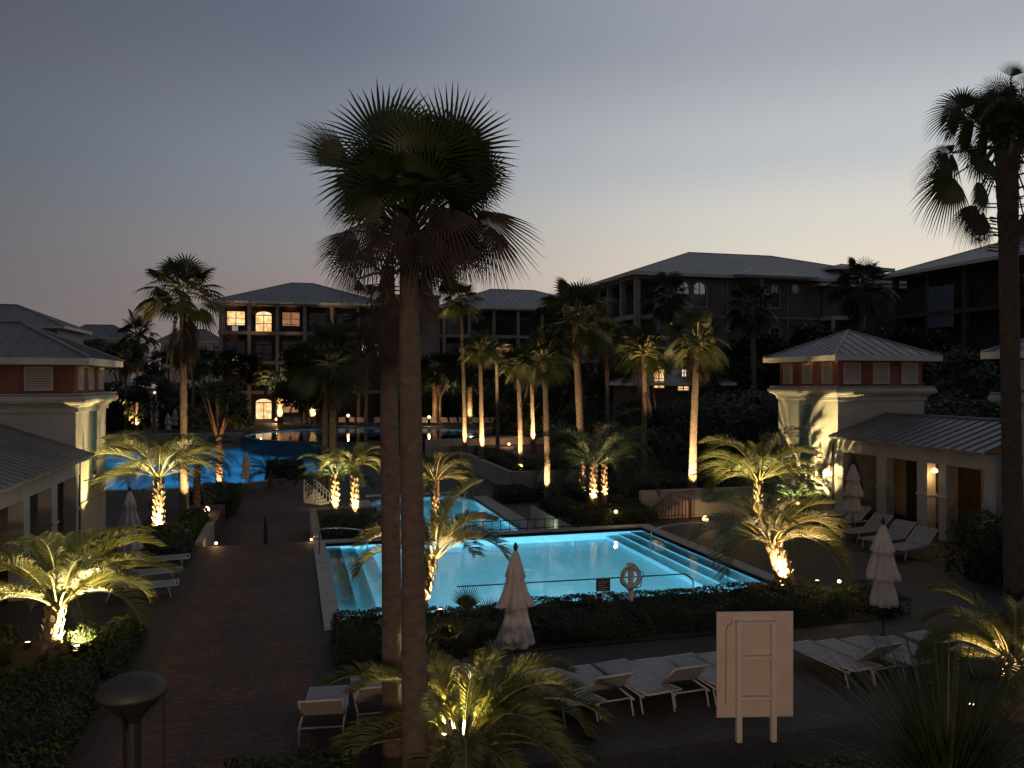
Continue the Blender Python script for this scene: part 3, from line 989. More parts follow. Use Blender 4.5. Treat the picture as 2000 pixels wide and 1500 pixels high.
for i in range(17):
    a = rnd.uniform(0, 6.28); q_ = rnd.uniform(.3, 1)
    big_frond(bigd, hb1 + Vector((0, 0, -.3)), 805 + 112 * q_ * math.cos(a), 425 + rnd.uniform(-30, 55), d + rnd.uniform(-.9, .9), rnd.uniform(.6, 1.0), rnd, .12, 18, rnd.uniform(22, 50), 0, None, .8, 1)
for i in range(16):
    z0 = rnd.uniform(.3, 1.0); a = rnd.uniform(0, 6.28)
    rp_ = hb1 + Vector((math.cos(a) * .1, math.sin(a) * .1, -z0))
    hh = Vector((math.cos(a), math.sin(a), 0))
    t = rp_ + hh * rnd.uniform(.1, .28) - Vector((0, 0, rnd.uniform(.15, .45)))
    bigd.tube([rp_, rp_ + hh * .12, t], [.016, .013, .01], 4, cap=False)
    dn = (hh * rnd.uniform(.05, .35) - Vector((0, 0, 1))).normalized()
    fan_blade(bigd, t, dn, hh.cross(Vector((0, 0, 1))).normalized(), hh, rnd.uniform(.4, .7), 26, .12, rnd, spread=rnd.uniform(20, 45), thin=.35)
o = bigd.build('dead_fronds', M_dead); o.parent = bp1; o.matrix_parent_inverse = Matrix.Translation(-bp_)

d2 = 12.3
bp2_ = W(768, d2, 0); hub2 = W(757, d2, zat(520, d2))
bp2 = thing('fan_palm', 'second foreground fan palm, shorter, close behind the tallest palm', 'palm tree', bp2_, 0, 'tall fan palms around the pools')
hv = hub2 - bp2_
trunk_mesh([(0, 0, -.1), (hv.x * .3, hv.y * .3, hv.z * .35), (hv.x * .7, hv.y * .7, hv.z * .7), (hv.x, hv.y, hv.z)], [.17, .145, .135, .10], n=24, noise=.012, seed=8, seg=80, rings=False).build('trunk', M_trunkn, bp2, True)
c2 = MB()
for (px, py, off, bl, dr, sp) in [(690, 505, .2, .55, .1, 115), (850, 505, .2, .55, .12, 115), (760, 470, 0, .5, .1, 110), (700, 545, -.2, .5, .2, 90), (820, 540, -.2, .5, .2, 85), (660, 480, .3, .45, .15, 100), (865, 545, .1, .42, .2, 90), (740, 560, .3, .5, .3, 80)]:
    big_frond(c2, hub2 + Vector((0, 0, rnd.uniform(-.2, .1))), px, py, d2 + off, bl, rnd, dr, 36, sp)
o = c2.build('crown', [M_fand, M_fand]); o.parent = bp2; o.matrix_parent_inverse = Matrix.Translation(-bp2_)
dd_ = MB()
for i in range(20):
    big_frond(c2, hub2 + Vector((0, 0, rnd.uniform(-.2, .1))), 758 + rnd.uniform(-95, 95), rnd.uniform(455, 540), d2 + rnd.uniform(-.7, .7), rnd.uniform(.55, .85), rnd, rnd.uniform(.2, .5), 28, 95)
for i in range(34):
    z0 = rnd.uniform(.1, 1.1); a = rnd.uniform(0, 6.28)
    rp_ = hub2 + Vector((math.cos(a) * .1, math.sin(a) * .1, -z0)); hh = Vector((math.cos(a), math.sin(a), 0))
    t = rp_ + hh * rnd.uniform(.08, .3) - Vector((0, 0, rnd.uniform(.1, .4)))
    dd_.tube([rp_, rp_ + hh * .12, t], [.016, .013, .01], 4, cap=False)
    dn = (hh * rnd.uniform(.05, .5) - Vector((0, 0, 1))).normalized()
    fan_blade(dd_, t, dn, hh.cross(Vector((0, 0, 1))).normalized(), hh, rnd.uniform(.45, .85), 24, .1, rnd, spread=rnd.uniform(30, 60), thin=.5)
o = dd_.build('dead_fronds', M_dead); o.parent = bp2; o.matrix_parent_inverse = Matrix.Translation(-bp2_)

# right edge palm ------------------------------------------------------
d3 = 15.5
b3 = W(1985, d3, 0); hub3 = W(1966, d3, zat(285, d3))
bp3 = thing('fan_palm', 'tall fan palm silhouetted at the right edge of the view', 'palm tree', b3, 0, 'tall fan palms around the pools')
hv = hub3 - b3
trunk_mesh([(0, 0, -.1), (hv.x * .5, hv.y * .5, hv.z * .45), (hv.x * .8, hv.y * .8, hv.z * .8), (hv.x, hv.y, hv.z)], [.19, .165, .16, .20], n=24, noise=.04, seed=9, seg=70) if False else None
b = trunk_mesh([(0, 0, -.1), (hv.x * .5, hv.y * .5, hv.z * .45), (hv.x * .8, hv.y * .8, hv.z * .8), (hv.x, hv.y, hv.z)], [.19, .165, .16, .20], n=24, noise=.04, seed=9, seg=70); rnd3 = random.Random(5)
for i in range(70):   # cut leaf bases below the crown
    a = rnd3.uniform(0, 6.28); z = -rnd3.uniform(.2, 2.0); hh = Vector((math.cos(a), math.sin(a), 0)); q = hv + Vector((0, 0, z)) + hh * .17
    b.bar(q, q + hh * rnd3.uniform(.1, .2) + Vector((0, 0, .03)), .05, .02)
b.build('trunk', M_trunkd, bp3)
c3 = MB()
for i in range(26):
    a = rnd3.uniform(0, 6.28); q_ = rnd3.uniform(.2, 1)
    big_frond(c3, hub3 + Vector((0, 0, rnd3.uniform(-.2, .2))), 1962 + 85 * q_ * math.cos(a), 240 + 75 * q_ * math.sin(a), d3 + rnd3.uniform(-.8, .8), rnd3.uniform(.6, .85), rnd3, rnd3.uniform(.2, .5), 34, 110)
for (px, py, off, bl, dr, sp) in [(1862, 345, .2, .85, .5, 95), (1880, 215, .3, .78, .38, 105), (1860, 300, .4, .8, .5, 100), (1900, 400, .1, .6, .6, 60), (1950, 190, 0, .6, .2, 110), (2020, 200, .2, .6, .3, 110), (1975, 150, .3, .45, .05, 60), (1850, 300, -.4, .5, .5, 90),
                                  (1920, 360, -.2, .5, .6, 80), (1880, 230, -.4, .6, .4, 90), (2050, 280, 0, .7, .4, 100), (2040, 360, .2, .6, .6, 80), (1930, 250, .7, .6, .2, 110), (1990, 230, -.6, .6, .3, 110), (1910, 290, -.6, .55, .5, 90), (2000, 170, .4, .55, .1, 90), (1940, 240, .3, .6, .3, 110), (2015, 260, .5, .6, .3, 110)]:
    big_frond(c3, hub3 + Vector((0, 0, rnd3.uniform(-.2, .2))), px, py, d3 + off, bl, rnd3, dr, 38, sp)
o = c3.build('crown', [M_fand, M_fand]); o.parent = bp3; o.matrix_parent_inverse = Matrix.Translation(-b3)
dd_ = MB()
for (px, py) in ((1912, 410), (1905, 400), (1998, 420), (2010, 400), (1920, 415)):
    t = W(px, d3 + rnd3.uniform(-.2, .2), zat(py, d3)); q = hub3 - Vector((0, 0, .3))
    dd_.tube([q, (q + t) / 2 + Vector((0, 0, .2)), t], [.02, .015, .012], 4, cap=False)
    fan_blade(dd_, t, Vector((0, 0, -1)), Vector((CS, -SN, 0)), Vector((SN, CS, 0)), .75, 24, .1, rnd3, spread=28)
o = dd_.build('dead_fronds', M_dead); o.parent = bp3; o.matrix_parent_inverse = Matrix.Translation(-b3)

# middle distance fan palms -------------------------------------------
F1 = fan_palm('fan palm with brown skirt left of the walkway, lone tall one against the sky', G(359, 1010), 357, 575, 84, var=0, tr=.145, skirt=1.9, sdens=26)
light_palm('uplight at the lone tall palm left of the walkway', F1, 420, (1, .62, .28), az=.4, off=1.1, tz=5)
F3 = fan_palm('broad drooping fan palm with a thick trunk in front of the round pool', G(650, 970, LOW), 650, 710, 88, var=1, tr=.2, skirt=1.2)
F3b = fan_palm('thick-trunked fan palm left of and touching the broad drooping palm', G(634, 962, LOW), 634, 700, 60, var=2, tr=.17, skirt=1.0)
ZB = .2
gp = [
    (908, 890, ZB, 900, 590, 42, .13, 'thin fan palm with small high crown, leftmost of the lit row', .5, 190),
    (941, 899, ZB, 937, 682, 42, .15, 'second lit fan palm from the left in the far row', .8, 260),
    (972, 892, ZB, 970, 690, 34, .12, 'small slender fan palm, third from left in the lit row', .5, 110),
    (1017, 919, ZB, 1012, 712, 42, .14, 'lit fan palm standing on the planter corner beyond the middle pool', 1.0, 260),
    (1041, 884, ZB, 1036, 708, 44, .15, 'lit fan palm with a low brown skirt just right of the planter corner palm', 1.6, 320),
    (1070, 984, LOW, 1063, 700, 56, .15, 'lit fan palm on the lower terrace in front of the planter wall', .9, 160),
    (1137, 975, LOW, 1122, 625, 82, .20, 'tall fan palm with widest green crown in the middle group', .9, 330),
    (1187, 955, LOW, 1185, 665, 48, .13, 'fan palm with orange-brown fronds behind the twin feather palm', 1.3, 120),
    (1258, 966, 0, 1257, 690, 62, .14, 'fan palm with a long brown skirt near the glowing arched window', 2.0, 150),
    (1352, 978, 0, 1362, 668, 66, .17, 'lit fan palm rising behind the bronze stair railing', 1.3, 330),
]
for i, (bx, by, bz, hx, hy, rp2, tr_, lab, sk, en) in enumerate(gp):
    o = fan_palm(lab, G(bx, by, bz), hx, hy, rp2, var=i, tr=tr_, skirt=sk)
    light_palm('uplight at the foot of the ' + ' '.join(lab.split(',')[0].split()[:9]), o, en * 3.2, WARM if i != 7 else ORG, off=.95, az=.35 * math.sin(i * 2.1), tz=3.6, cone=66)
dk = [(1305, 860, 1302, 580, 52, 'dark unlit fan palm in front of the hotel brick corner', .17), (1473, 880, 1470, 600, 56, 'dark fan palm in front of the arched hotel windows', .2),
      (1682, 870, 1682, 560, 66, 'dark fan palm behind the right pool house roof', .2), (268, 838, 270, 655, 46, 'bushy dark palm with an uplit foot beyond the lagoon', .16), (245, 842, 246, 700, 36, 'slim dark palm left of the uplit palm beyond the lagoon', .14),
      (375, 850, 380, 705, 36, 'dark low palm behind the lone tall palm', .14), (1230, 850, 1228, 690, 40, 'dark fan palm among the trees behind the lit row', .14), (1422, 850, 1418, 745, 40, 'dark low fan palm right of the palm behind the bronze railing', .14),
      (715, 830, 718, 640, 48, 'dark fan palm in front of the left hotel wing beside the big trunks', .16)]
for i, (bx, by, hx, hy, rp2, lab, tr_) in enumerate(dk):
    z = 0
    dq = 62 if bx > 1200 else 72
    if bx in (268, 245): dq = 85
    if bx == 375: dq = 88
    if bx == 715: dq = 96
    pz = W(bx, dq, .3 if dq > 80 else 0)
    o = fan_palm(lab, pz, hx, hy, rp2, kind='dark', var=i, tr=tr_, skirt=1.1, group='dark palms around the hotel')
    if bx == 268: light_palm('uplight at the dark palm beyond the lagoon', o, 420, ORG, tz=3)

# feather palms --------------------------------------------------------
H1 = feather_palm('brightly lit feather palm in the left foreground bed', G(98, 1285), 1178, 176, 21, n=30, nleaf=46, tr=.19, hub_px=114, e1=28, leaf=.30, lw=.009)
H2 = feather_palm('feather palm with a glaring white lit trunk beside the left hedge', G(310, 1050), 928, 108, 22, n=28, nleaf=36, tr=.2, e1=12)
H3 = feather_palm('arching feather palm close behind the big foreground trunks', (2.75, 18.25, 0), 1085, 134, 23, n=18, nleaf=44, tr=.13, hub_px=846, e1=25)
H4 = feather_palm('feather palm at the corner of the railing, behind the arching one', W(850, 30.0, 0), 935, 75, 24, n=22, nleaf=28, tr=.14)
H5 = feather_palm('dark crowned feather palm with a smooth yellow lit trunk left of the big trunks', G(655, 1012), 925, 62, 25, n=22, nleaf=28, tr=.16, dark=True)
H6 = feather_palm('feather palm with a rough patterned lit trunk next to the smooth lit trunk', G(692, 1018), 905, 56, 26, n=20, nleaf=28, tr=.15)
H7 = feather_palm('twin-trunk feather palm with dark crown behind the pool, left stem', G(1160, 1008), 905, 105, 27, n=28, nleaf=34, tr=.15, dark=True)
H7b = feather_palm('slimmer right stem beside the twin-trunk palm behind the pool', G(1180, 1000), 900, 80, 28, n=16, nleaf=30, tr=.10, dark=True)
H8 = feather_palm('green lit feather palm in front of the right pool house corner', G(1482, 1045), 935, 105, 29, n=28, nleaf=36, tr=.16, e1=20)
H9 = feather_palm('stout feather palm with an amber lit trunk right of the foreground pool', (12.15, 18.2, 0), 1056, 130, 30, n=28, nleaf=40, tr=.25, hub_px=1506, e1=14, lw=.009)
H10 = feather_palm('large lit feather palm at the bottom centre beside the big trunks', W(903, 11.9, 0), 1452, 235, 31, n=30, nleaf=52, tr=.2, e1=12, leaf=.26, lw=.011)
H15 = feather_palm('dark cycad at the foot of the golden lit tower wall', (20.6, 30.3, 0), 975, 46, 35, n=16, nleaf=18, tr=.12, dark=True, lw=.02)
H11 = feather_palm('partly lit feather palm at the right edge behind the spiky plant', W(1985, 13.5, 0), 1290, 150, 32, n=24, nleaf=40, tr=.18)
H13 = feather_palm('low dark cycad silhouetted against the lagoon', G(528, 952, LOW), 925, 46, 33, n=24, nleaf=24, tr=.14, dark=True, arch=.8)
H14 = feather_palm('dark feather palm left of the broad leaf tree trunk by the lagoon', G(385, 990, 0), 900, 62, 34, n=22, nleaf=24, tr=.14, dark=True)
light_palm('uplight glaring in the hedge beside the left foreground palm', H1, 250, YEL, az=1.2, off=.5, tz=1.9, cone=120, dz=.12)
uplight('small uplight behind the left foreground palm', H1.location + Vector((-.6, .7, .05)), H1.location + Vector((0, 0, 2)), 70, YEL, 100)
light_palm('uplight at the glaring white palm trunk', H2, 330, YEL, az=-.2, off=.5, tz=2, cone=90)
light_palm('uplight in the hedge at the arching palm', H3, 170, WARM, az=1.2, off=.5, tz=2.2, cone=100, dz=.4)
light_palm('uplight below the palm at the railing corner', H4, 110, WARM, az=.8, tz=2.6)
light_palm('uplight at the smooth yellow palm trunk', H5, 230, YEL, az=.1, off=.5, tz=2)
light_palm('uplight at the rough patterned palm trunk', H6, 190, YEL, az=.3, off=.5, tz=2)
light_palm('uplight at the left stem of the twin palm', H7, 210, WARM, az=-.2, off=.5, tz=2, dz=.3)
light_palm('uplight at the right stem of the twin palm', H7b, 120, WARM, az=.5, off=.5, tz=2, dz=.3)
light_palm('uplight at the green lit palm by the right pool house', H8, 320, YEL, az=-.7, off=.6, tz=3.2, cone=100)
light_palm('uplight at the stout amber trunk, left side', H9, 150, WARM, az=-.3, off=.55, tz=2.2, cone=105, dz=.42)
uplight('uplight on the right of the stout amber trunk', H9.location + Vector((.75, -.1, .4)), H9.location + Vector((0, 0, 2.2)), 50, WARM, 90)
uplight('uplight behind the bottom centre palm', H10.location + Vector((-.15, .75, .05)), H10.location + Vector((-.1, .05, 1.6)), 380, YEL, 100)
uplight('floodlight glaring into the small bush beside the left foreground palm', H1.location + Vector((.5, -.12, .05)), H1.location + Vector((.62, .5, .42)), 130, YEL, 120)
uplight('uplight at the right edge palm', H11.location + Vector((-.5, .4, .05)), H11.location + Vector((0, 0, 1.8)), 60, WARM, 80)

# spiky plant bottom right
sp = thing('spiky_plant', 'big dark spiky-leaved plant filling the bottom right corner', 'plant', W(1850, 9.5, 0))
b = MB(); rs = random.Random(77)
for i in range(620):
    a = rs.uniform(0, 6.28); e = R(rs.triangular(18, 88, 55)); ln = rs.uniform(1.2, 2.3)
    hh = Vector((math.cos(a), math.sin(a), 0)); sd = Vector((-math.sin(a), math.cos(a), 0)) * rs.uniform(.008, .015)
    p = hh * .12 + Vector((0, 0, .75)); vs = []
    bend = R(rs.uniform(8, 45))
    for k in range(5):
        w = (1 - k / 4) ** .6; vs += [p - sd * w, p + sd * w]
        aa = e - bend * (k / 4) ** 1.5
        p = p + (hh * math.cos(aa) + Vector((0, 0, math.sin(aa)))) * ln / 4
    b.add(vs, [(2 * k, 2 * k + 1, 2 * k + 3, 2 * k + 2) for k in range(4)])
b.build('leaves', leafmat('spiky_leaf', (.028, .042, .016), (.055, .07, .025), .1), sp)
b = MB(); b.tube([(0, 0, 0), (0, 0, .9)], [.2, .16], 10, noise=.1); b.build('stem', M_boot, sp)
# small fan leaf silhouette in front of the pool
fs = thing('dwarf_palm', 'dwarf fan palm silhouetted against the bright pool water', 'plant', W(918, 15.2, 0))
b = MB(); rs = random.Random(3)
for (ax, hz, bl) in ((-.05, 1.35, .52), (.35, 1.2, .45), (-.4, .8, .45), (.1, .7, .5), (.5, .6, .4), (-.2, .4, .45)):
    t = Vector((ax * CS, -ax * SN, hz)); b.tube([(0, 0, 0), t * .5 + Vector((0, 0, .1)), t], [.015, .012, .01], 4, cap=False)
    fan_blade(b, t, Vector((ax * .5, 0, 1)).normalized(), Vector((CS, -SN, 0)), Vector((SN, CS, 0)), bl, 22, .05, rs, spread=60)
b.build('leaves', M_fand, fs)

# ------------------------------------------------------------------ hedges and shrubs


def hedge(label, boxes, z0, seed, dens=260, leaf=.05, name='hedge', cat='hedge', m=None, group=None):
    """boxes: (x0,x1,y0,y1,h); a rounded core closely set with single leaves"""
    rnd = random.Random(seed); b = MB()
    for (x0, x1, y0, y1, h) in boxes:
        cx, cy, rx, ry = (x0 + x1) / 2, (y0 + y1) / 2, (x1 - x0) / 2, (y1 - y0) / 2
        n1, n2 = 28, 9
        base = len(b.v)

        def sup(a, e, k=1.0):
            ca, sa = math.cos(a), math.sin(a)
            q = 4.0
            rad = 1 / ((abs(ca) ** q + abs(sa) ** q) ** (1 / q))
            ce, se = math.cos(e), math.sin(e)
            rr = 1 / ((abs(ce) ** 3.2 + abs(se) ** 3.2) ** (1 / 3.2))
            lump = 1 + .05 * math.sin(cx + a * 7 + seed) + .05 * math.sin(a * 13 + e * 6)
            return Vector((cx + rx * ca * rad * ce * rr * k * (1 + (lump - 1) * min(1, 1 / max(rx, .1))), cy + ry * sa * rad * ce * rr * k * (1 + (lump - 1)), z0 + h * se * rr * k * lump))
        for j in range(n2):
            for i in range(n1):
                b.v.append(tuple(sup(2 * PI * i / n1, PI / 2 * j / (n2 - 1) * .999, .93)))
        for j in range(n2 - 1):
            for i in range(n1):
                i2 = (i + 1) % n1
                b.f.append((base + j * n1 + i, base + j * n1 + i2, base + (j + 1) * n1 + i2, base + (j + 1) * n1 + i)); b.m.append(1)
        area = 4 * rx * ry + 2 * (2 * rx + 2 * ry) * h
        n = int(area * dens)
        for _ in range(n):
            # pick by area: top or sides
            if rnd.random() < 4 * rx * ry / area:
                x = rnd.uniform(-1, 1); y = rnd.uniform(-1, 1)
                edge = max(abs(x), abs(y))
                z = h * (1 - .22 * edge ** 5) * (1 + .09 * math.sin(x * rx * 2.3 + seed) * math.sin(y * ry * 2.9 + 1) + .05 * math.sin(x * rx * 7.1))
                p = Vector((cx + x * rx * .98, cy + y * ry * .98, z0 + z + rnd.uniform(-.05, .04)))
            else:
                s = rnd.uniform(0, 2 * rx + 2 * ry) * (1 if rnd.random() < .5 else -1)
                if abs(s) < 2 * rx: x = abs(s) / rx - 1; y = -1 if s < 0 else 1
                else: y = (abs(s) - 2 * rx) / ry - 1; x = -1 if s < 0 else 1
                t = rnd.random()
                ins = 1 - .12 * t ** 4
                p = Vector((cx + x * rx * ins, cy + y * ry * ins, z0 + t * h * .95)) + Vector((rnd.uniform(-.05, .05), rnd.uniform(-.05, .05), 0))
            u = Vector((rnd.gauss(0, 1), rnd.gauss(0, 1), rnd.gauss(0, 1))).normalized()
            v = u.orthogonal().normalized(); l_ = leaf * rnd.uniform(.6, 1.3)
            b.add([p - u * l_, p + v * l_ * .45, p + u * l_, p - v * l_ * .45], [(0, 1, 2, 3)], 0)
    o = b.build(name, [m or M_hedge, M_hedgec])
    return tag(o, label, cat, group)


hedge('long clipped hedge between the foreground pool and the loungers', [(.85, 2.5, 16.35, 18.4, .58), (2.4, 5.0, 16.5, 18.6, .44), (4.9, 7.6, 16.4, 18.6, .52), (7.5, 10.2, 16.5, 18.6, .48), (10.1, 12.9, 16.3, 18.6, .52)], 0, 1, 520, .036)
hedge('rounded hedge below the glaring white palm trunk', [(-5.7, -3.2, 26.8, 28.9, .62), (-5.4, -3.3, 28.7, 30.5, .6), (-3.95, -3.2, 30.4, 34.5, .6)], 0, 2, 230, .055)
hedge('hedge lit yellow around the left foreground palm', [(-9.5, -6.9, 12.6, 16.6, .5), (-6.9, -4.5, 12.2, 16.6, .5), (-4.5, -3.2, 12.6, 16.8, .55), (-3.7, -3.1, 16.6, 19.4, .6), (-7.8, -5.6, 18.2, 19.6, .45), (-4.42, -3.95, 18.45, 19.0, .5), (-5.75, -5.4, 17.7, 18.3, .5)], 0, 3, 330, .045)
hedge('hedge behind the foreground pool around the twin-trunk palm', [(10.5, 13.9, 29.5, 31.4, .55), (13.2, 14.1, 31.2, 34.2, .5), (10.4, 11.7, 31.2, 34.2, .5)], 0, 4, 230, .055)
hedge('hedge in the planter left of the railing', [(1.1, 3.4, 29.4, 31.6, .55)], 0, 5, 230, .055)
hedge('dark hedge on top of the corner planter wall', [(12.6, 14.2, 46, 58, .55), (14, 20, 46, 48.6, .6)], .2, 6, 90, .09)
hedge('dark shrubs below the lit palm on the lower terrace', [(10.6, 12.3, 41.0, 43.4, .7), (12.6, 15, 40.2, 43, .8)], LOW, 7, 120, .08)
hedge('dark shrub bed along the bottom right foreground', [(1.6, 3.9, 8.0, 10.4, .35), (3.7, 8.2, 8.0, 10.0, .35), (7.8, 11.8, 6.8, 9.4, .45), (3.4, 8.0, 6.0, 8.2, .4)], 0, 8, 260, .05)
hedge('dark shrub bed at the bottom left below the lit hedge', [(-7.5, -4.6, 8.4, 11.8, .45), (-4.8, -3.2, 9.0, 13.4, .45), (-11, -7.2, 8, 12, .5)], 0, 9, 260, .05)
hedge('round dark bush at the bottom between chair and palm', [(-.9, .8, 9.6, 11.2, .75)], 0, 10, 330, .045, name='shrub', cat='shrub')
hedge('dark bush at the lagoon side end of the walkway', [(-5.0, -2.6, 44.0, 47.5, .8), (-4.4, -2.6, 40, 43, 1.0)], LOW, 11, 110, .09, name='shrub', cat='shrub')
hedge('dark bush beside the low cycad by the lagoon', [(-1.6, .8, 54.5, 57, 1.1)], LOW, 12, 110, .09, name='shrub', cat='shrub')
hedge('large dark shrub mass at the right below the second pool house', [(20.6, 24.0, 14.2, 17.5, 2.1), (18.4, 21.2, 16.5, 19.8, 1.7), (13.6, 17, 11.0, 13.4, 1.1)], 0, 13, 130, .08, name='shrub', cat='shrub')
hedge('dark shrubs between the two lit palms near the bronze railing', [(15.2, 19.5, 35.4, 39, .9), (19.5, 24, 33.5, 37, 1.1), (18, 23, 39, 44, 1.5)], 0, 14, 90, .1, name='shrub', cat='shrub')
hedge('long dark hedge along the far side of the lagoon', [(-48, -26, 86, 90, 4.2), (-27, -15, 92, 97, 4.6), (-14, -7.5, 96, 101, 4.4)], .3, 21, 9, .3)
hedge('dark hedge below the balconies of the middle hotel wing', [(12.5, 22, 104, 108, 3.6), (22, 34, 98, 104, 4.5)], .3, 22, 9, .3)
hedge('dark shrubbery behind the lit palm row', [(23, 31, 62, 70, 4.2), (24, 34, 50, 58, 4.0), (20, 26, 76, 82, 2.8)], 0, 23, 14, .22, name='shrub', cat='shrub')
hedge('dark shrubbery left of the right pool house towers', [(17.5, 21, 40, 47, 2.6), (22, 30, 38, 46, 4.6), (27, 36, 30, 38, 4.5)], 0, 24, 24, .16, name='shrub', cat='shrub')
hedge('clipped hedge mound right of the amber lit palm', [(13.1, 14.2, 16.3, 18.0, .5)], 0, 15, 330, .045)

# broadleaf trees ------------------------------------------------------
TREES = {}


def tree_crown(var, n=9000, leaf=.05):
    if var in TREES: return TREES[var]
    rnd = random.Random(500 + var); b = MB()
    cl = []
    for i in range(34):
        a = rnd.uniform(0, 6.28); t = rnd.uniform(-.55, 1.0); rr = math.sqrt(max(0, 1 - t * t)) * rnd.uniform(.55, 1.0)
        cl.append((Vector((math.cos(a) * rr, math.sin(a) * rr, t * .8)), rnd.uniform(.16, .32)))
    per = n // len(cl)
    for c, r in cl:
        for _ in range(per):
            p = c + Vector((rnd.gauss(0, 1), rnd.gauss(0, 1), rnd.gauss(0, .7))) * r * .5
            u = Vector((rnd.gauss(0, 1), rnd.gauss(0, 1), rnd.gauss(0, 1))).normalized(); v = u.orthogonal().normalized()
            l_ = leaf * rnd.uniform(.6, 1.4)
            b.add([p - u * l_, p + v * l_ * .5, p + u * l_, p - v * l_ * .5], [(0, 1, 2, 3)])
    o = b.build('crown', M_tree); TREES[var] = o.data; bpy.data.objects.remove(o)
    return TREES[var]


def leafy_tree(label, px, d_, top_y, wpx, z0=0.0, var=0, tr=.18, group='dark leafy trees around the hotel', squash=1.0):
    base = W(px, d_, z0); top = zat(top_y, d_); r = wpx / FPX * d_
    hc = top - r * .9 * squash
    root = thing('leafy_tree', label, 'tree', base, RN.uniform(0, 6), group)
    b = MB(); hh = max(hc - z0, 1.2)
    b.tube([(0, 0, -.1), (.05, 0, hh * .4), (0, .1, hh)], [tr, tr * .8, tr * .5], 8, noise=.08)
    for k in range(5):
        a = k * 1.3; b.tube([(0, .05, hh * .55), (math.cos(a) * r * .35, math.sin(a) * r * .35, hh * .85), (math.cos(a) * r * .6, math.sin(a) * r * .6, hh + r * .2)], [tr * .5, tr * .3, tr * .1], 6)
    b.build('trunk', M_bark, root)
    o = bpy.data.objects.new('crown', tree_crown(var)); COL.objects.link(o); o.parent = root
    o.location = (0, 0, hc); o.scale = (r, r, r * squash)
    return root


tl = [(465, 97, 688, 50, .3, 'dark tree below the lit corner windows of the left hotel wing'), (598, 98, 680, 44, .3, 'dark tree in front of the left hotel wing, under its third window bay'), (700, 99, 686, 48, .3, 'dark tree in front of the left hotel wing near the bright blue-white window'),
      (860, 98, 690, 50, .3, 'dark tree right of the big foreground trunks'), (940, 97, 700, 46, .3, 'dark tree behind the left palms of the lit row'), (1040, 80, 715, 62, 0, 'dark tree behind the palms of the planter corner'),
      (1130, 74, 720, 60, 0, 'dark tree behind the tall palm with the widest crown'), (1215, 68, 690, 62, 0, 'dark tree left of the glowing arched window'), (1395, 62, 690, 72, 0, 'dark tree between the stair palm and the right pool house'),
      (1490, 66, 660, 80, 0, 'dark tree behind the left edge of the right pool house roof'), (1590, 64, 640, 80, 0, 'dark tree rising behind the ridge of the right pool house'), (1700, 62, 640, 80, 0, 'dark tree behind the right half of the pool house roof'),
      (1790, 56, 640, 90, 0, 'dark tree between the two right pool houses, farther one'), (1870, 45, 690, 90, 0, 'dark tree filling the gap between the two right pool houses'),
      (185, 95, 668, 42, .3, 'dark tree in front of the grey roofed house at left'), (235, 105, 672, 44, .3, 'dark tree behind the left pool house corner'), (330, 112, 680, 46, .3, 'dark tree behind the lone tall palm'), (400, 108, 690, 40, .3, 'dark tree just left of the hotel wing corner'),
      (120, 90, 655, 40, .3, 'dark tree over the left pool house roof'), (300, 80, 735, 44, .3, 'low dark tree beyond the lagoon right of the uplit palm'), (1650, 42, 770, 60, 0, 'dark tree hidden behind the right pool house tower'), (1340, 52, 790, 70, 0, 'low dark tree behind the bronze railing palm'), (1440, 50, 800, 70, 0, 'low dark tree behind the green lit feather palm'),
      (1260, 56, 770, 66, 0, 'low dark tree right of the twin-trunk palm'), (600, 94, 725, 60, .3, 'low dark tree behind the broad drooping palm'), (1010, 92, 735, 50, .3, 'low dark tree behind the small slender lit palm'),
      (1120, 60, 790, 60, 0, 'low dark tree behind the twin-trunk palm crown')]
for i, (px, dq, ty, wp, z0, lab) in enumerate(tl):
    leafy_tree(lab, px, dq, ty, wp, z0, i % 4, squash=.95)
bt = leafy_tree('broadleaf tree with a forked orange lit trunk at the lagoon edge', 428, 46, 722, 62, LOW, 1, .2, group='lit broadleaf trees')
light_palm('uplight at the forked trunk by the lagoon', bt, 240, ORG, az=.2, off=.6, tz=3, cone=70)

# small rough-trunk palms by the far hotel, wrapped in light
for (bx, by0, ty, lab) in ((547, 826, 748, 'lit rough-trunk palm beside the glowing ground floor doors'), (611, 822, 790, 'short lit palm stump-like trunk left of the broad drooping palm'), (850, 812, 742, 'tall lit rough-trunk palm right of the big foreground trunks'),
                           (917, 808, 748, 'lit rough-trunk palm behind the leftmost row palms'), (984, 812, 772, 'lit rough-trunk palm behind the slender palm')):
    dd0 = 98; base = W(bx, dd0, .3); hh = zat(ty, dd0) - .3
    root = thing('date_palm', lab, 'palm tree', base, 0, 'lit rough-trunk palms by the far hotel')
    bb = boot_trunk(hh, .34, .3, bx); bb.build('trunk', M_boot, root)
    o = feather_crown(bx, 22, 3.0, nleaf=16, leaf=.8, lw=.06, e1=0).build('crown', [M_pind, M_pind], root); o.location = (0, 0, hh)
    light_palm('uplight at the ' + lab[:60], root, 900, WARM, off=1.3, tz=3.5, cone=70)

# ------------------------------------------------------------------ buildings


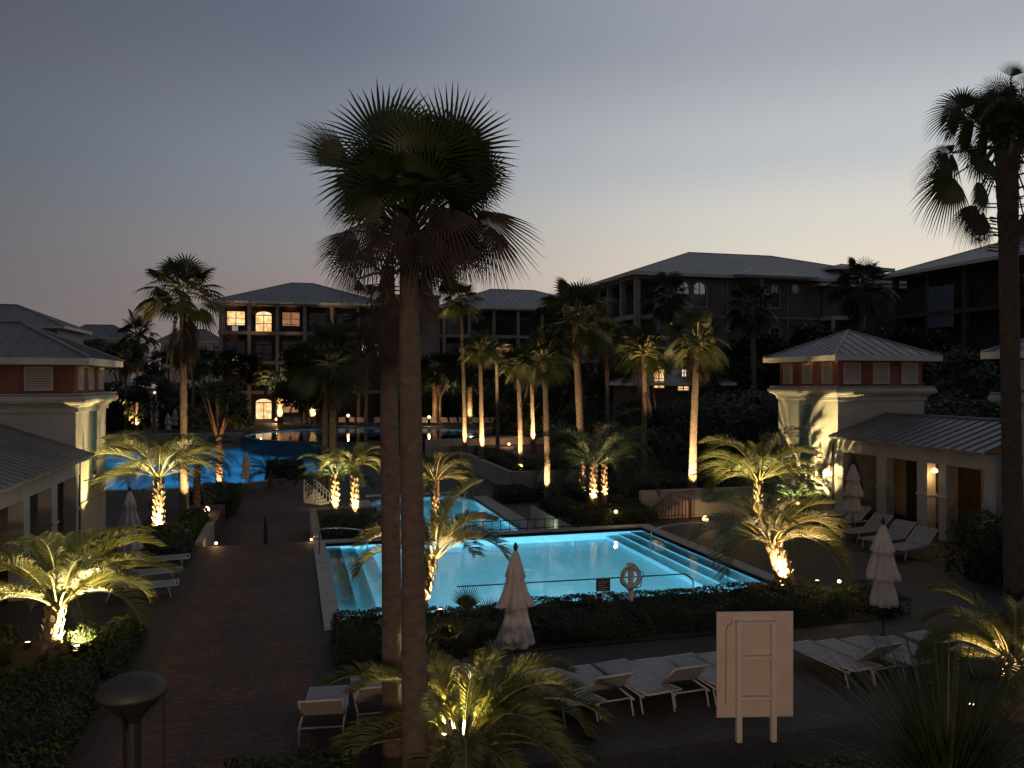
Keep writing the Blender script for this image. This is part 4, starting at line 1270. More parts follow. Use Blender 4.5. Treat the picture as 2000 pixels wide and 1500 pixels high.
def hip_roof(x0, x1, y0, y1, z, rise, seam=.45, fascia=.22, ridge=None, parent=None, name='roof', trim=True):
    b = MB()
    w, l_ = x1 - x0, y1 - y0
    if w >= l_:
        r = l_ / 2; A = (x0 + r, (y0 + y1) / 2, z + rise); B = (x1 - r, (y0 + y1) / 2, z + rise)
        if w - l_ < .2: A = B = ((x0 + x1) / 2, (y0 + y1) / 2, z + rise)
    else:
        r = w / 2; A = ((x0 + x1) / 2, y0 + r, z + rise); B = ((x0 + x1) / 2, y1 - r, z + rise)
    c = [(x0, y0, z), (x1, y0, z), (x1, y1, z), (x0, y1, z)]
    if w >= l_:
        faces = [(c[0], c[1], B, A), (c[1], c[2], B), (c[2], c[3], A, B), (c[3], c[0], A)]
    else:
        faces = [(c[0], c[1], A), (c[1], c[2], B, A), (c[2], c[3], B), (c[3], c[0], A, B)]
    for f in faces:
        f = [Vector(q) for q in f]
        f2 = [f[0]]
        for q in f[1:]:
            if (q - f2[-1]).length > .01: f2.append(q)
        b.add(f2, [tuple(range(len(f2)))])
        # standing seams running up the slope
        e = f2[1] - f2[0]; el = e.length; ed = e.normalized()
        nrm_ = ed.cross(f2[2] - f2[0]).normalized()
        if nrm_.z < 0: nrm_ = -nrm_
        upd = nrm_.cross(ed).normalized()
        if upd.z < 0: upd = -upd
        tops = f2[2:]
        H_ = max((q - f2[0]).dot(upd) for q in tops)
        ta = min((q - f2[0]).dot(ed) for q in tops); tb = max((q - f2[0]).dot(ed) for q in tops)
        k = int(el / seam)
        for i in range(1, k):
            s = el * i / k
            hgt = H_ * min(1, s / ta if ta > .01 else 9, (el - s) / (el - tb) if el - tb > .01 else 9)
            if hgt < .15: continue
            p = f2[0] + ed * s + nrm_ * .012
            b.bar(p, p + upd * hgt * .99, .02, .022)
        for q0, q1 in ((f2[0], f2[-1]),):
            b.bar(q0 + Vector((0, 0, .02)), q1 + Vector((0, 0, .02)), .12, .06)
    b.bar(Vector(A) + Vector((-.1, 0, .02)), Vector(B) + Vector((.1, 0, .02)), .14, .06)
    o = b.build(name, M_roof, parent)
    if trim:
        t = MB(); h = fascia
        t.box(x0, x1, y0, y0 + .06, z - h, z - .004); t.box(x0, x1, y1 - .06, y1, z - h, z - .004)
        t.box(x0, x0 + .06, y0 + .06, y1 - .06, z - h, z - .004); t.box(x1 - .06, x1, y0 + .06, y1 - .06, z - h, z - .004)
        t.box(x0 + .06, x1 - .06, y0 + .06, y1 - .06, z - h + .06, z - h + .1)
        t.build('fascia', M_white, parent)
    return o


def shutter(parent, axis, pos, c, z0, z1, w, m=None, out=1, name='shutter'):
    """louvred panel. axis 'y': lies in plane y=pos spanning x; axis 'x': plane x=pos spanning y; out=+-1 outward"""
    m = m or M_louv
    b = MB(); t = .05; fr_ = .06

    def bx(a0, a1, zz0, zz1, d0, d1):
        lo, hi = sorted((pos + out * d0, pos + out * d1))
        if axis == 'y': b.box(a0, a1, lo, hi, zz0, zz1)
        else: b.box(lo, hi, a0, a1, zz0, zz1)
    bx(c - w / 2, c - w / 2 + fr_, z0, z1, .003, t); bx(c + w / 2 - fr_, c + w / 2, z0, z1, .003, t)
    bx(c - w / 2 + fr_, c + w / 2 - fr_, z0, z0 + fr_, .003, t); bx(c - w / 2 + fr_, c + w / 2 - fr_, z1 - fr_, z1, .003, t)
    n = int((z1 - z0 - 2 * fr_) / .075)
    for i in range(n):
        zz = z0 + fr_ + (z1 - z0 - 2 * fr_) * (i + .5) / n
        lo = pos + out * .006; hi = pos + out * .04
        q = [(c - w / 2 + fr_, lo, zz + .03), (c + w / 2 - fr_, lo, zz + .03), (c + w / 2 - fr_, hi, zz - .02), (c - w / 2 + fr_, hi, zz - .02)]
        if axis == 'x': q = [(y, x, z) for x, y, z in q]
        b.add(q + [(x, y, z - .012) for x, y, z in q], [(0, 1, 2, 3), (7, 6, 5, 4), (3, 2, 6, 7), (0, 3, 7, 4), (1, 0, 4, 5), (2, 1, 5, 6)])
    return b.build(name, m, parent)


def cornice(b, x0, x1, y0, y1, z):
    """moulded stucco cornice built of stepped courses with a rounded roll"""
    prof = [(.0, z - .62), (.08, z - .60), (.08, z - .45), (.14, z - .42), (.17, z - .36)]
    for k in range(9):
        a = -PI / 2 + PI * k / 8
        prof.append((.20 + .16 * math.cos(a), z - .20 + .15 * math.sin(a)))
    prof += [(.16, z - .05), (.30, z - .04), (.30, z), (.0, z)]
    rings = []
    for (o, zz) in prof:
        rings.append([(x0 - o, y0 - o, zz), (x1 + o, y0 - o, zz), (x1 + o, y1 + o, zz), (x0 - o, y1 + o, zz)])
    for i in range(len(rings) - 1):
        for k in range(4):
            k2 = (k + 1) % 4
            b.add([rings[i][k], rings[i][k2], rings[i + 1][k2], rings[i + 1][k]], [(0, 1, 2, 3)])


def pool_house(label, x0, x1, y0, y1, zc, ze, rise, face, group, strz=1.52):
    """face: -1 -> poolside is the -x wall, +1 -> the +x wall"""
    root = thing('pool_house', label, 'building', ((x0 + x1) / 2, (y0 + y1) / 2, 0), 0, group)
    ox, oy = (x0 + x1) / 2, (y0 + y1) / 2
    X0, X1, Y0, Y1 = x0 - ox, x1 - ox, y0 - oy, y1 - oy
    b = MB(); b.box(X0, X1, Y0, Y1, 0, zc - .3); cornice(b, X0, X1, Y0, Y1, zc)
    b.build('wall', M_stucco, root)
    b = MB(); s = .05; b.box(X0 - .03, X1 + .03, Y0 - .03, Y1 + .03, strz - .05, strz + .03); b.build('string_course', M_wall, root)
    b = MB(); b.box(X0 + .05, X1 - .05, Y0 + .05, Y1 - .05, zc - .31, ze + .05); b.build('clerestory', M_red, root)
    px = (X0 + .05) if face < 0 else (X1 - .05)
    for k in range(3):
        L_ = (Y1 - Y0); c = Y0 + L_ * (k + .5) / 3
        shutter(root, 'x', px, c, zc + .1, ze - .28, .68, out=face)
        L2 = X1 - X0; shutter(root, 'y', Y0 + .05, X0 + L2 * (k + .5) / 3, zc + .1, ze - .28, .82, out=-1)
    # tall green louvred shutter on the poolside wall
    shutter(root, 'x', X0 if face < 0 else X1, (Y0 + Y1) / 2 + .1, 1.95, 4.55, .85, M_green, out=face, name='green_shutter')
    # downpipe at the corner
    b = MB(); pxx = (X0 - .05 if face < 0 else X1 + .05); b.tube([(pxx, Y0 + .25, 0), (pxx, Y0 + .25, 3.2)], .045, 8); b.build('downpipe', M_wood, root)
    # bracket lamp, unlit
    b = MB(); q = Vector((X0 if face < 0 else X1, Y0 + 1.05, 2.25))
    b.tube([q, q + Vector((face * .25, 0, .05)), q + Vector((face * .3, 0, .18))], .02, 6); b.lathe([(.02, .12), (.07, .2), (.05, .3), (.01, .34)], 10, (q.x + face * .3, q.y, q.z)); b.build('wall_bracket', M_metal, root)
    ov = .5
    hip_roof(X0 - ov, X1 + ov, Y0 - ov, Y1 + ov, ze, rise, parent=root)
    return root


rtx = 21.9; rty = 29.35
PH1 = pool_house('right pool house tower with golden light streaking its cream wall', rtx, rtx + 4.3, rty, rty + 4.3, 5.33, 6.62, 1.2, -1, 'square pool house towers')
PH2 = pool_house('second right pool house tower, mostly hidden by the edge palm trunk', rtx + .35, rtx + 4.65, 17.2, 21.4, 5.2, 6.5, 1.2, -1, 'square pool house towers')
ltx = -6.67; lty = 28.9
PH3 = pool_house('left pool house tower with cream walls and red shuttered upper band', ltx - 6.4, ltx, lty, lty + 4.4, 5.16, 6.3, 1.25, 1, 'square pool house towers')
PH4 = pool_house('nearer left pool house tower, only its eave corner in view', ltx - 6.6, ltx - 2.1, 12.5, 17.0, 5.1, 6.42, 1.2, 1, 'square pool house towers')


def lean_wing(label, xe, xr, y0, y1, ze, zr, face, posts, openings):
    """low wing with a metal roof; xe eave plane, xr ridge plane; colonnade under the eave. opening list = (y0,y1)"""
    root = thing('colonnade_wing', label, 'building', ((xe + xr) / 2, (y0 + y1) / 2, 0), 0, 'low wings with pillars')
    ox, oy = root.location.x, root.location.y
    b = MB()
    e = Vector((xe - ox, y0 - oy, ze)); e2 = Vector((xe - ox, y1 - oy, ze)); r1 = Vector((xr - ox, y0 - oy, zr)); r2 = Vector((xr - ox, y1 - oy, zr))
    bk = Vector((2 * xr - xe - ox, y0 - oy, ze)); bk2 = Vector((2 * xr - xe - ox, y1 - oy, ze))
    dn = Vector((0, 0, -.07))
    for q in ((e, r1, r2, e2), (r1, bk, bk2, r2)):
        q = list(q); b.add(q + [v + dn for v in q], [(0, 1, 2, 3), (7, 6, 5, 4), (0, 4, 5, 1), (1, 5, 6, 2), (2, 6, 7, 3), (3, 7, 4, 0)])
    k = int(abs(y1 - y0) / .45)
    for i in range(k + 1):
        yy = y0 - oy + (y1 - y0) * i / k
        b.bar((e.x, yy, ze + .02), (r1.x, yy, zr + .02), .025, .04)
        b.bar((bk.x, yy, ze + .02), (r1.x, yy, zr + .02), .025, .04)
    b.bar(r1 + Vector((0, 0, .03)), r2 + Vector((0, 0, .03)), .16, .06)
    b.build('roof', M_roof, root)
    # frieze beam and pillars set .45 m inside the eave
    wx = xe - ox - face * .45
    t = .4
    def sx(a, bb): return (min(a, bb), max(a, bb))
    b = MB(); lo, hi = sx(wx, wx - face * t)
    b.box(lo, hi, y0 - oy, y1 - oy, ze - .62, ze - .08)
    b.build('beam', M_stucco, root)
    for (pa, pb) in posts:
        b = MB(); b.box(lo + .02, hi - .02, pa - oy, pb - oy, 0, ze - .62); b.box(lo - .02, hi + .02, pa - oy - .03, pb - oy + .03, 1.46, 1.54); b.build('pillar', M_stucco, root)
    # back wall
    b = MB(); bw = wx - face * 2.6; lo2, hi2 = sx(bw, bw - face * .2); b.box(lo2, hi2, y0 - oy, y1 - oy, 0, ze - .1); b.build('back_wall', M_orange, root)
    for (pa, pb) in openings:
        b = MB(); lo3, hi3 = sx(bw + face * .003, bw + face * .07); b.box(lo3, hi3, pa - oy, pb - oy, 0, 2.3); o = b.build('door', M_wood, root)
    return root


# right wing pillars: solid runs between the openings seen in the photo
def yon(px, X):   # the y where photo column px meets plane x=X
    k = (px - 1000) / FPX
    return X * (CS - SN * k) / (SN + CS * k)


XW = 21.85
e = [yon(p, XW) for p in (1641, 1645, 1711, 1729, 1751, 1806, 1832)]
RW = lean_wing('low wing with pillars beside the golden lit pool house tower', XW - .45, 24.2, 21.4, 29.3, 3.27, 4.17, -1,
               [(e[1], 29.3), (e[3], e[2]), (e[5] - .1, e[5] + .4), (e[6] - .35, e[6]), (21.4, 21.9)], [(27.2, 28.3), (24.6, 25.6), (22.8, 23.6)])
XL = -6.6
ys = [yon(p, XL) for p in (100, 110, 44, 56, 0)]
LW = lean_wing('low wing with white pillars below the left pool house tower', XL + .5, -9.6, 14, 28.85, 3.2, 4.5, 1,
               [(28.5, 28.85), (yon(99, XL), yon(108, XL) + .1), (yon(44, XL), yon(56, XL)), (15.5, 15.9)], [(25.5, 27), (22, 23.2)])
lamp_obj('porch_lamp', 'POINT', (-.9, -1.3, 2.2), 13, (1, .60, .22), RW, radius=.1)
b = MB(); b.lathe([(.02, 2.5), (.1, 2.45), (.12, 2.35), (.001, 2.3)], 12, (-.9, -1.3, 0)); b.build('porch_light', E_lensw, RW)
# lights washing the towers
uplight('uplight washing the left pool house tower wall', (ltx + .9, 28.9 + 1.2, .05), (ltx + .1, 29.6, 4.5), 330, YEL, 60)
uplight('uplight washing the right pool house tower wall', (19.7, 29.7, .05), (rtx, rty + 1.9, 3.6), 620, YEL, 95, r=.01)
uplight('uplight at the feather palm beside the right tower', (rtx - 1.6, rty + .5, .05), (rtx, rty + 1.2, 3.2), 200, YEL, 95, r=.012)
# small brown plaque on the tower corner
b = MB(); b.box(rtx - .03, rtx - .004, rty + .28, rty + .5, 1.75, 2.1); tag(b.build('door_number_plaque', M_wood), 'small brown plaque on the corner of the golden lit tower', 'plaque')

# hotel wings ----------------------------------------------------------


def hotel_window(root, cx, w, z0, z1, y, glow, arch=False, door=False, out=-1, axis='y', frame_m=None):
    """framed window; wall plane at y (or x); glow = pane material"""
    b = MB(); f = .1; q = .06
    fm = frame_m or M_hwall
    def bx(bb, a0, a1, zz0, zz1, d0, d1):
        lo, hi = sorted((y + out * d0, y + out * d1))
        if axis == 'y': bb.box(a0, a1, lo, hi, zz0, zz1)
        else: bb.box(lo, hi, a0, a1, zz0, zz1)
    bx(b, cx - w / 2 - f, cx - w / 2, z0 - f, z1 + f, .004, q); bx(b, cx + w / 2, cx + w / 2 + f, z0 - f, z1 + f, .004, q)
    bx(b, cx - w / 2, cx + w / 2, z1, z1 + f, .004, q); bx(b, cx - w / 2, cx + w / 2, z0 - f, z0, .004, q)
    bx(b, cx - .04, cx + .04, z0, z1, .004, q); bx(b, cx - w / 2, cx + w / 2, (z0 + z1) / 2 - .03, (z0 + z1) / 2 + .03, .006, q - .002)
    o = b.build('door_frame' if door else 'window_frame', fm, root)
    p = MB(); bx(p, cx - w / 2, cx + w / 2, z0, z1, .004, .02)
    if arch:
        n = 10; pts = []
        for k in range(n + 1):
            a = PI * k / n; pts.append((cx + w / 2 * math.cos(a), z1 + f + .02 + w * .22 * math.sin(a)))
        d_ = y + out * .03
        vs = [(x, d_, z) if axis == 'y' else (d_, x, z) for x, z in pts]
        p.add(vs, [tuple(range(len(vs)))])
    p.build('pane', glow, o)
    return o


def hotel_wing(label, x0, x1, y0, y1, ze, rise, bay, floors, glows, faces=('y',), zb=.3, roof_ov=.8, colx=None, detail_bays=None):
    root = thing('hotel_wing', label, 'building', (x0, y0, 0), 0, 'hotel wings round the pools')
    w = x1 - x0; l_ = y1 - y0; dp = 2.2
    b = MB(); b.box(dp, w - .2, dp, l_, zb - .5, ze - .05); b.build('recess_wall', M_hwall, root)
    fh = (ze - zb) / floors
    for i in range(1, floors):
        b = MB(); z = zb + fh * i; b.box(-.12, w, -.12, l_, z - .42, z); b.build('floor_slab', M_hcol, root)
    b = MB(); b.box(-.1, w, -.1, l_, ze - .45, ze - .1); b.build('eave_beam', M_hcol, root)
    n = max(1, round(w / bay))
    for i in range(n + 1):
        b = MB(); x = min(w - .3, i * w / n); b.box(x, x + .42, .0, .42, zb - .5, ze - .45); b.build('column', M_hcol, root)
    if 'x' in faces:
        m_ = max(1, round(l_ / bay))
        for i in range(1, m_ + 1):
            b = MB(); yy = min(l_ - .42, i * l_ / m_); b.box(0, .42, yy, yy + .42, zb - .5, ze - .45); b.build('column', M_hcol, root)
    for fl_ in range(floors):
        b = MB(); z = zb + fh * fl_
        for k in range(int(w / .5)):
            b.box(k * .5, k * .5 + .03, .18, .21, z, z + .95)
        b.box(0, w, .16, .23, z + .95, z + 1.0)
        b.build('balcony_rail', M_metal, root)
        for i in range(n):
            c = w * (i + .5) / n + .2
            kind = glows.get((fl_, i))
            door = (i + fl_) % 2 == 1 if kind is None else kind[1] == 'door'
            g = M_glassd if kind is None else kind[0]
            wd_ = 2.0
            if door: hotel_window(root, c, wd_, z + .1, z + 2.2, dp, g, True, True)
            else: hotel_window(root, c, wd_ * 1.1, z + .9, z + 2.7, dp, g)
    hip_roof(-roof_ov, w + roof_ov, -roof_ov, l_ + roof_ov, ze, rise, seam=.9, fascia=.3, parent=root)
    return root


HA = hotel_wing('left hotel wing with lit top floor windows and a pyramid roof', -9.1, 12.0, 112, 130, 15.85, 3.6, 3.45, 4,
                {(3, 0): (E_win, 'win'), (3, 1): (E_win, 'door'), (3, 2): (E_win2, 'win'), (2, 5): (E_tv, 'win'), (0, 1): (E_win, 'door'), (0, 2): (E_win2, 'win')}, faces=('y', 'x'))
HB = hotel_wing('middle hotel wing with dark balconies behind the row of lit palms', 20.2, 45, 112, 130, 15.8, 3.6, 3.4, 4, {(2, 2): (E_win2, 'win')}, faces=('y',))
b = MB(); b.box(12.1, 20.1, 114, 128, 0, 17.2); b.box(11.9, 20.3, 113.8, 128.2, 17.2, 17.5); tag(b.build('hotel_link', M_hcol), 'flat-roofed hotel block between the left and middle wings', 'building')
# right brick building C
root = thing('hotel_wing', 'long brick hotel wing with arched windows and a corner arcade', 'building', (31.8, 72.7, 0), 0, 'hotel wings round the pools')
w, l_, ze = 33.5, 23, 15.9
b = MB(); b.box(2.6, w, .0, l_, 0, ze - .1); b.box(0, 2.6, 2.4, l_, 0, .01); b.build('wall', M_brickb, root)
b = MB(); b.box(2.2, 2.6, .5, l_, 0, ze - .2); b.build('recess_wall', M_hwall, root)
for i in range(1, 4):
    z = ze / 4 * i; b = MB(); b.box(-.15, 2.55, -.12, l_, z - .45, z); b.build('floor_slab', M_hcol, root)
    b = MB(); b.box(2.56, w, -.1, -.003, z - .2, z); b.build('string_course', M_hcol, root)
b = MB(); b.box(-.1, 2.58, -.08, l_, ze - .55, ze - .12); b.build('eave_beam', M_hcol, root)
for i in range(7):
    b = MB(); yy = min(l_ - .5, i * 3.5); b.box(0, .5, yy, yy + .5, 0, ze - .55); b.build('column', M_hcol, root)
b = MB(); b.box(2.05, 2.58, -.05, .45, 0, ze - .55); b.build('column', M_hcol, root)
for yy in range(6):
    b = MB(); b.box(.2, .26, .6 + yy * 3.5, 3.4 + yy * 3.5, ze * .75 + .95, ze * .75 + 1.0)
    for k in range(6): b.box(.2, .23, .7 + yy * 3.5 + k * .5, .73 + yy * 3.5 + k * .5, ze * .75, ze * .75 + .95)
    b.build('balcony_rail', M_metal, root)
M_skyg = mat('window_glass', (.8, .8, .78), .08, metal=1)


def arched(root, cx, w_, z0, z1, glow, lower, y=0.0):
    b = MB(); f = .22
    n = 10

    def arc(r, zz): return [(cx + r * math.cos(PI * k / n), zz + r * .8 * math.sin(PI * k / n)) for k in range(n + 1)]
    o_ = [(cx + w_ / 2 + f, z0 - f)] + arc(w_ / 2 + f, z1) + [(cx - w_ / 2 - f, z0 - f)]
    i_ = [(cx + w_ / 2, z0)] + arc(w_ / 2, z1) + [(cx - w_ / 2, z0)]
    m_ = len(o_)
    vs = [(x, y - .12, z) for x, z in o_] + [(x, y - .12, z) for x, z in i_] + [(x, y - .003, z) for x, z in o_] + [(x, y - .003, z) for x, z in i_]
    fs_ = []
    for k in range(m_):
        k2 = (k + 1) % m_
        fs_ += [(k, k2, m_ + k2, m_ + k), (2 * m_ + k, 2 * m_ + k2, k2, k)]
    b.add(vs, fs_)
    b.box(cx - .04, cx + .04, y - .06, y - .02, z0, z1 + w_ * .35); b.box(cx - w_ / 2, cx + w_ / 2, y - .06, y - .021, (z0 + z1) / 2 + .2, (z0 + z1) / 2 + .28)
    fr_ = b.build('window_frame', M_hcol, root)
    zm = (z0 + z1) / 2 + .24
    p = MB(); p.add([(x, y - .02, z) for x, z in [(cx + w_ / 2, zm)] + arc(w_ / 2, z1) + [(cx - w_ / 2, zm)]], [tuple(range(n + 3))]); p.build('pane', glow, fr_)
    p = MB(); p.add([(cx - w_ / 2, y - .02, z0), (cx + w_ / 2, y - .02, z0), (cx + w_ / 2, y - .02, zm - .002), (cx - w_ / 2, y - .02, zm - .002)], [(0, 1, 2, 3)]); p.build('pane', lower, fr_)


def xon(px, Y=72.7):
    k = (px - 1000) / FPX
    return Y * (SN + CS * k) / (CS - SN * k)


ZT = ze * .75
for (pa, wv) in ((1334, 1.25), (1366, 1.25)):
    arched(root, xon(pa) - 31.8, wv, ZT + .9, ZT + 2.7, M_skyg, M_glassd)
for (pa, wv) in ((1465, .8), (1490, .8), (1513, .8)):
    arched(root, xon(pa) - 31.8, wv, ZT + 1.0, ZT + 2.9, M_skyg, M_glassd)
cx = xon(1553) - 31.8
b = MB(); b.tube([(cx + .5 * math.cos(2 * PI * k / 20), -.06, ZT + 2.9 + .5 * math.sin(2 * PI * k / 20)) for k in range(21)], .09, 6, cap=False); o = b.build('window_frame', M_hcol, root)
p = MB(); p.add([(cx + .46 * math.cos(2 * PI * k / 20), -.03, ZT + 2.9 + .46 * math.sin(2 * PI * k / 20)) for k in range(20)], [tuple(range(20))]); p.build('pane', M_skyg, o)
for px_ in (1420, 1537):
    b = MB(); x = xon(px_) - 31.8; b.tube([(x, -.12, 0), (x, -.12, ze - .6)], .07, 6); b.build('downpipe', M_hcol, root)
for fl_ in range(3):
    for px_ in (1335, 1365, 1465, 1513, 1570):
        g = M_glassd
        arched(root, xon(px_) - 31.8, 1.0, ze / 4 * fl_ + 1.0, ze / 4 * fl_ + 2.5, g, M_glassd)
hip_roof(-.8, w + .8, -.8, l_ + .8, ze, 4.1, seam=.7, fascia=.3, parent=root)
xa, xb = xon(1425) - 31.8, xon(1580) - 31.8
b = MB(); zc_ = ze + .3
apx = (xa + xb) / 2
b.add([(xa, -1.6, ze - .02), (xb, -1.6, ze - .02), (apx, 1.8, ze + 1.35), (xa, .2, ze + .1), (xb, .2, ze + .1), (apx, 4, ze + 1.45)], [(0, 1, 2), (0, 2, 5, 3), (1, 4, 5, 2)])
b.box(xa, xb, -1.6, -1.5, ze - .25, ze - .03)
b.build('bay_roof', M_roof, root)
# lit ground level windows behind the palms belong to a low garden building
gb = thing('garden_building', 'low dark building with a glowing arched doorway behind the palms', 'building', W(1310, 60, 0), -YAW * .5, None)
b = MB(); b.box(-3, 4.5, 0, 5, 0, 5.4); b.build('wall', M_hwall, gb)
hotel_window(gb, -.9, .75, zat(757, 60), zat(722, 60), 0, E_win, True, True, frame_m=M_orange)
hotel_window(gb, .95, .8, zat(762, 60), zat(755, 60), 0, E_win, frame_m=M_orange)
hotel_window(gb, 1.0, .3, zat(735, 60), zat(722, 60), 0, E_tv, frame_m=M_orange)
hip_roof(-3.4, 4.9, -.4, 5.4, 5.4, 1.0, parent=gb, seam=.8)
lamp_obj('window_spill', 'POINT', (-.7, -1.0, 1.6), 35, (1, .55, .2), gb, radius=.15)
# C to D connection and cupola
E1 = thing('hotel_wing', 'recessed hotel block with a flat cupola roof between the brick wing and the dark wing', 'building', W(1640, 84, 0), 0, 'hotel wings round the pools')
b = MB(); b.box(-2, 14, 0, 14, 0, 15.2); b.build('wall', M_brickb, E1)
hip_roof(-3, 15, -1, 15, 15.3, 2.6, parent=E1, seam=.9)
b = MB(); b.box(1.6, 7.6, 3, 9, 15.4, 17.6); b.build('cupola_wall', M_hcol, E1)
hip_roof(.8, 8.6, 2.2, 9.8, 17.55, .9, parent=E1, name='cupola_roof', seam=.9)
b = MB(); b.box(-2.3, 1.6, -2.0, -.005, 11.6, 12.0); b.box(-2.2, -1.95, -1.9, -1.6, 8.5, 11.6); b.box(1.3, 1.55, -1.9, -1.6, 8.5, 11.6); b.box(-2.3, 1.6, -2.0, -.005, 8.2, 8.5); b.build('balcony', M_white, E1)
# dark wing D on the right
root = thing('hotel_wing', 'dark unlit hotel wing along the right side', 'building', (57.3, 40, 0), 0, 'hotel wings round the pools')
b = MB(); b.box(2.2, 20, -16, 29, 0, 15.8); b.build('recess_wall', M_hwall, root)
for i in range(1, 4):
    b = MB(); b.box(-.1, 2.2, -16, 29, 15.9 / 4 * i - .4, 15.9 / 4 * i); b.build('floor_slab', M_hwall, root)
for i in range(11):
    b = MB(); b.box(0, .45, -15.5 + i * 4.35, -15.05 + i * 4.35, 0, 15.5); b.build('column', M_hwall, root)
for k in range(6):
    hotel_window(root, -10 + k * 6.4, 2.2, 12.7, 14.6, 2.2, M_glassd, axis='x')
b = MB(); b.box(-.05, .0, 20.6, 23.6, 10.4, 14.2); b.build('awning_screen', mat('blue_grey_screen', (.09, .11, .13), .8), root)
hip_roof(-.9, 21, -17, 29.8, 15.9, 3.7, seam=.9, fascia=.3, parent=root)
# distant houses at left
for (x, dq, ey, wp, rs_, lab) in ((-40, 66, 640, 162, 1.9, 'dark roofed house rising behind the left pool house'), (195, 150, 662, 62, 2.6, 'small far house with a blue-grey roof left of the palms'), (378, 140, 668, 55, 2.2, 'pale far house with small windows left of the hotel')):
    p = W(x, dq, 0); hw = wp / FPX * dq
    hs = thing('house', lab, 'house', p, 0, 'houses beyond the garden')
    z = zat(ey, dq)
    b = MB(); b.box(-hw, hw, -hw * .6, hw * .6, 0, z); b.build('wall', M_white if x > 0 else M_hcol, hs)
    hip_roof(-hw - .6, hw + .6, -hw * .6 - .6, hw * .6 + .6, z, rs_, parent=hs, seam=1.2)
    for k in range(5):
        hotel_window(hs, -hw * .8 + k * hw * .4, hw * .2, z - 2.2, z - .7, -hw * .6, M_glassd, frame_m=M_white)

# ------------------------------------------------------------------ closed umbrellas


def umbrella(label, p, h=2.55, sc_=1.0, seed=0, style=0):
    root = thing('closed_umbrella', label, 'umbrella', p, RN.uniform(0, 6), 'closed pool umbrellas')
    rr = random.Random(seed); ph = rr.uniform(0, 6)

    def fold(a, z):
        return 1 + .16 * math.cos(8 * a + ph) + .07 * math.sin(5 * a + z * 3 + ph) + .05 * math.sin(11 * a + z * 5)
    s = h / 2.55
    if style == 0: prof = [(.03, 2.42), (.06, 2.36), (.13, 2.15), (.20, 1.92), (.22, 1.86), (.17, 1.85), (.22, 1.65), (.29, 1.40), (.31, 1.30), (.20, 1.28), (.17, 1.22), (.22, 1.0), (.25, .82), (.24, .74), (.1, .76)]
    else: prof = [(.03, 2.42), (.06, 2.36), (.12, 2.15), (.17, 1.95), (.14, 1.93), (.20, 1.7), (.30, 1.46), (.27, 1.44), (.17, 1.42), (.19, 1.25), (.25, 1.0), (.31, .78), (.29, .74), (.1, .8)]
    b = MB(); b.lathe([(r * s, z * s) for r, z in prof], 56, fold=fold); b.build('canopy', M_fab, root, True)
    b = MB(); b.tube([(0, 0, .05), (0, 0, 2.5 * s)], .022, 8); b.build('pole', M_metal, root)
    b = MB(); b.lathe([(.012, 2.42 * s), (.04, 2.46 * s), (.045, 2.5 * s), (.02, 2.56 * s), (.001, 2.58 * s)], 12); b.build('finial', M_metal, root, True)
    b = MB(); b.lathe([(.001, 0), (.26, 0), (.26, .05), (.04, .08), (.04, .25), (.001, .25)], 20); b.build('base', M_metal, root)
    return root


umbrella('closed umbrella in the centre foreground with the pool behind it', W(1007, 15.0, 0), 2.6, seed=1, style=1)
umbrella('closed pinkish umbrella right of the amber lit palm', W(1725, 17.6, 0), 2.62, seed=2)
umbrella('closed umbrella in front of the right wing pillars among the loungers', W(1666, 30.0, 0), 2.65, seed=3)
umbrella('closed umbrella between the left wing and the white lit palm trunk', W(253, 23.4, 0), 2.55, seed=4, style=1)
umbrella('closed umbrella at the lagoon edge beyond the walkway', W(481, 47.5, LOW), 2.35, seed=5, style=1)
umbrella('front one of two far closed umbrellas beyond the lagoon', W(328, 79.5, .0), 2.55, seed=6)
umbrella('rear one of two far closed umbrellas beyond the lagoon', W(341, 82, .3), 2.55, seed=7)

# ------------------------------------------------------------------ loungers


def make_lounger(rx=.48, rz=.40):
    root = thing('pool_lounger', 'x', 'lounger', (0, 0, 0))
    W2 = .33; SZ = .30

    def strips(b, p0, p1, n):
        p0 = Vector(p0); p1 = Vector(p1); d_ = (p1 - p0); ln = d_.length; d_.normalize()
        up_ = Vector((0, 1, 0)).cross(d_)
        for i in range(n):
            c = p0 + d_ * (ln * (i + .5) / n)
            b.obox(c, d_, Vector((0, 1, 0)), up_, ln / n * .44, W2 - .01, .004)
    b = MB(); strips(b, (-1.15, 0, SZ + .015), (0, 0, SZ + .015), 17); b.build('seat', M_strap, root)
    bk = (rx, 0, SZ + rz)
    b = MB(); strips(b, (.02, 0, SZ + .02), bk, 11); b.build('backrest', M_strap, root)
    b = MB()
    for s in (-1, 1):
        b.tube([(-1.2, s * W2, SZ), (.50, s * W2, SZ - .02)], .017, 6)
        b.tube([(0, s * W2, SZ), (bk[0] + .02, s * W2, bk[2] + .02)], .017, 6)
    b.tube([(-1.2, -W2, SZ), (-1.2, W2, SZ)], .017, 6); b.tube([(bk[0] + .02, -W2, bk[2] + .02), (bk[0] + .02, W2, bk[2] + .02)], .017, 6)
    b.tube([(.42, -W2, SZ - .02), (.42, W2, SZ - .02)], .015, 6)
    b.build('frame', M_lwhite, root, True)
    for (x, s) in ((-.95, 1), (-.95, -1), (.38, 1), (.38, -1)):
        b = MB(); b.tube([(x, s * W2, SZ - .01), (x + (.1 if x > 0 else -.08), s * W2, 0)], .016, 6); b.build('leg', M_lwhite, root, True)
    return root


LF = {'up': make_lounger(), 'flat': make_lounger(.62, .05)}; used = set()


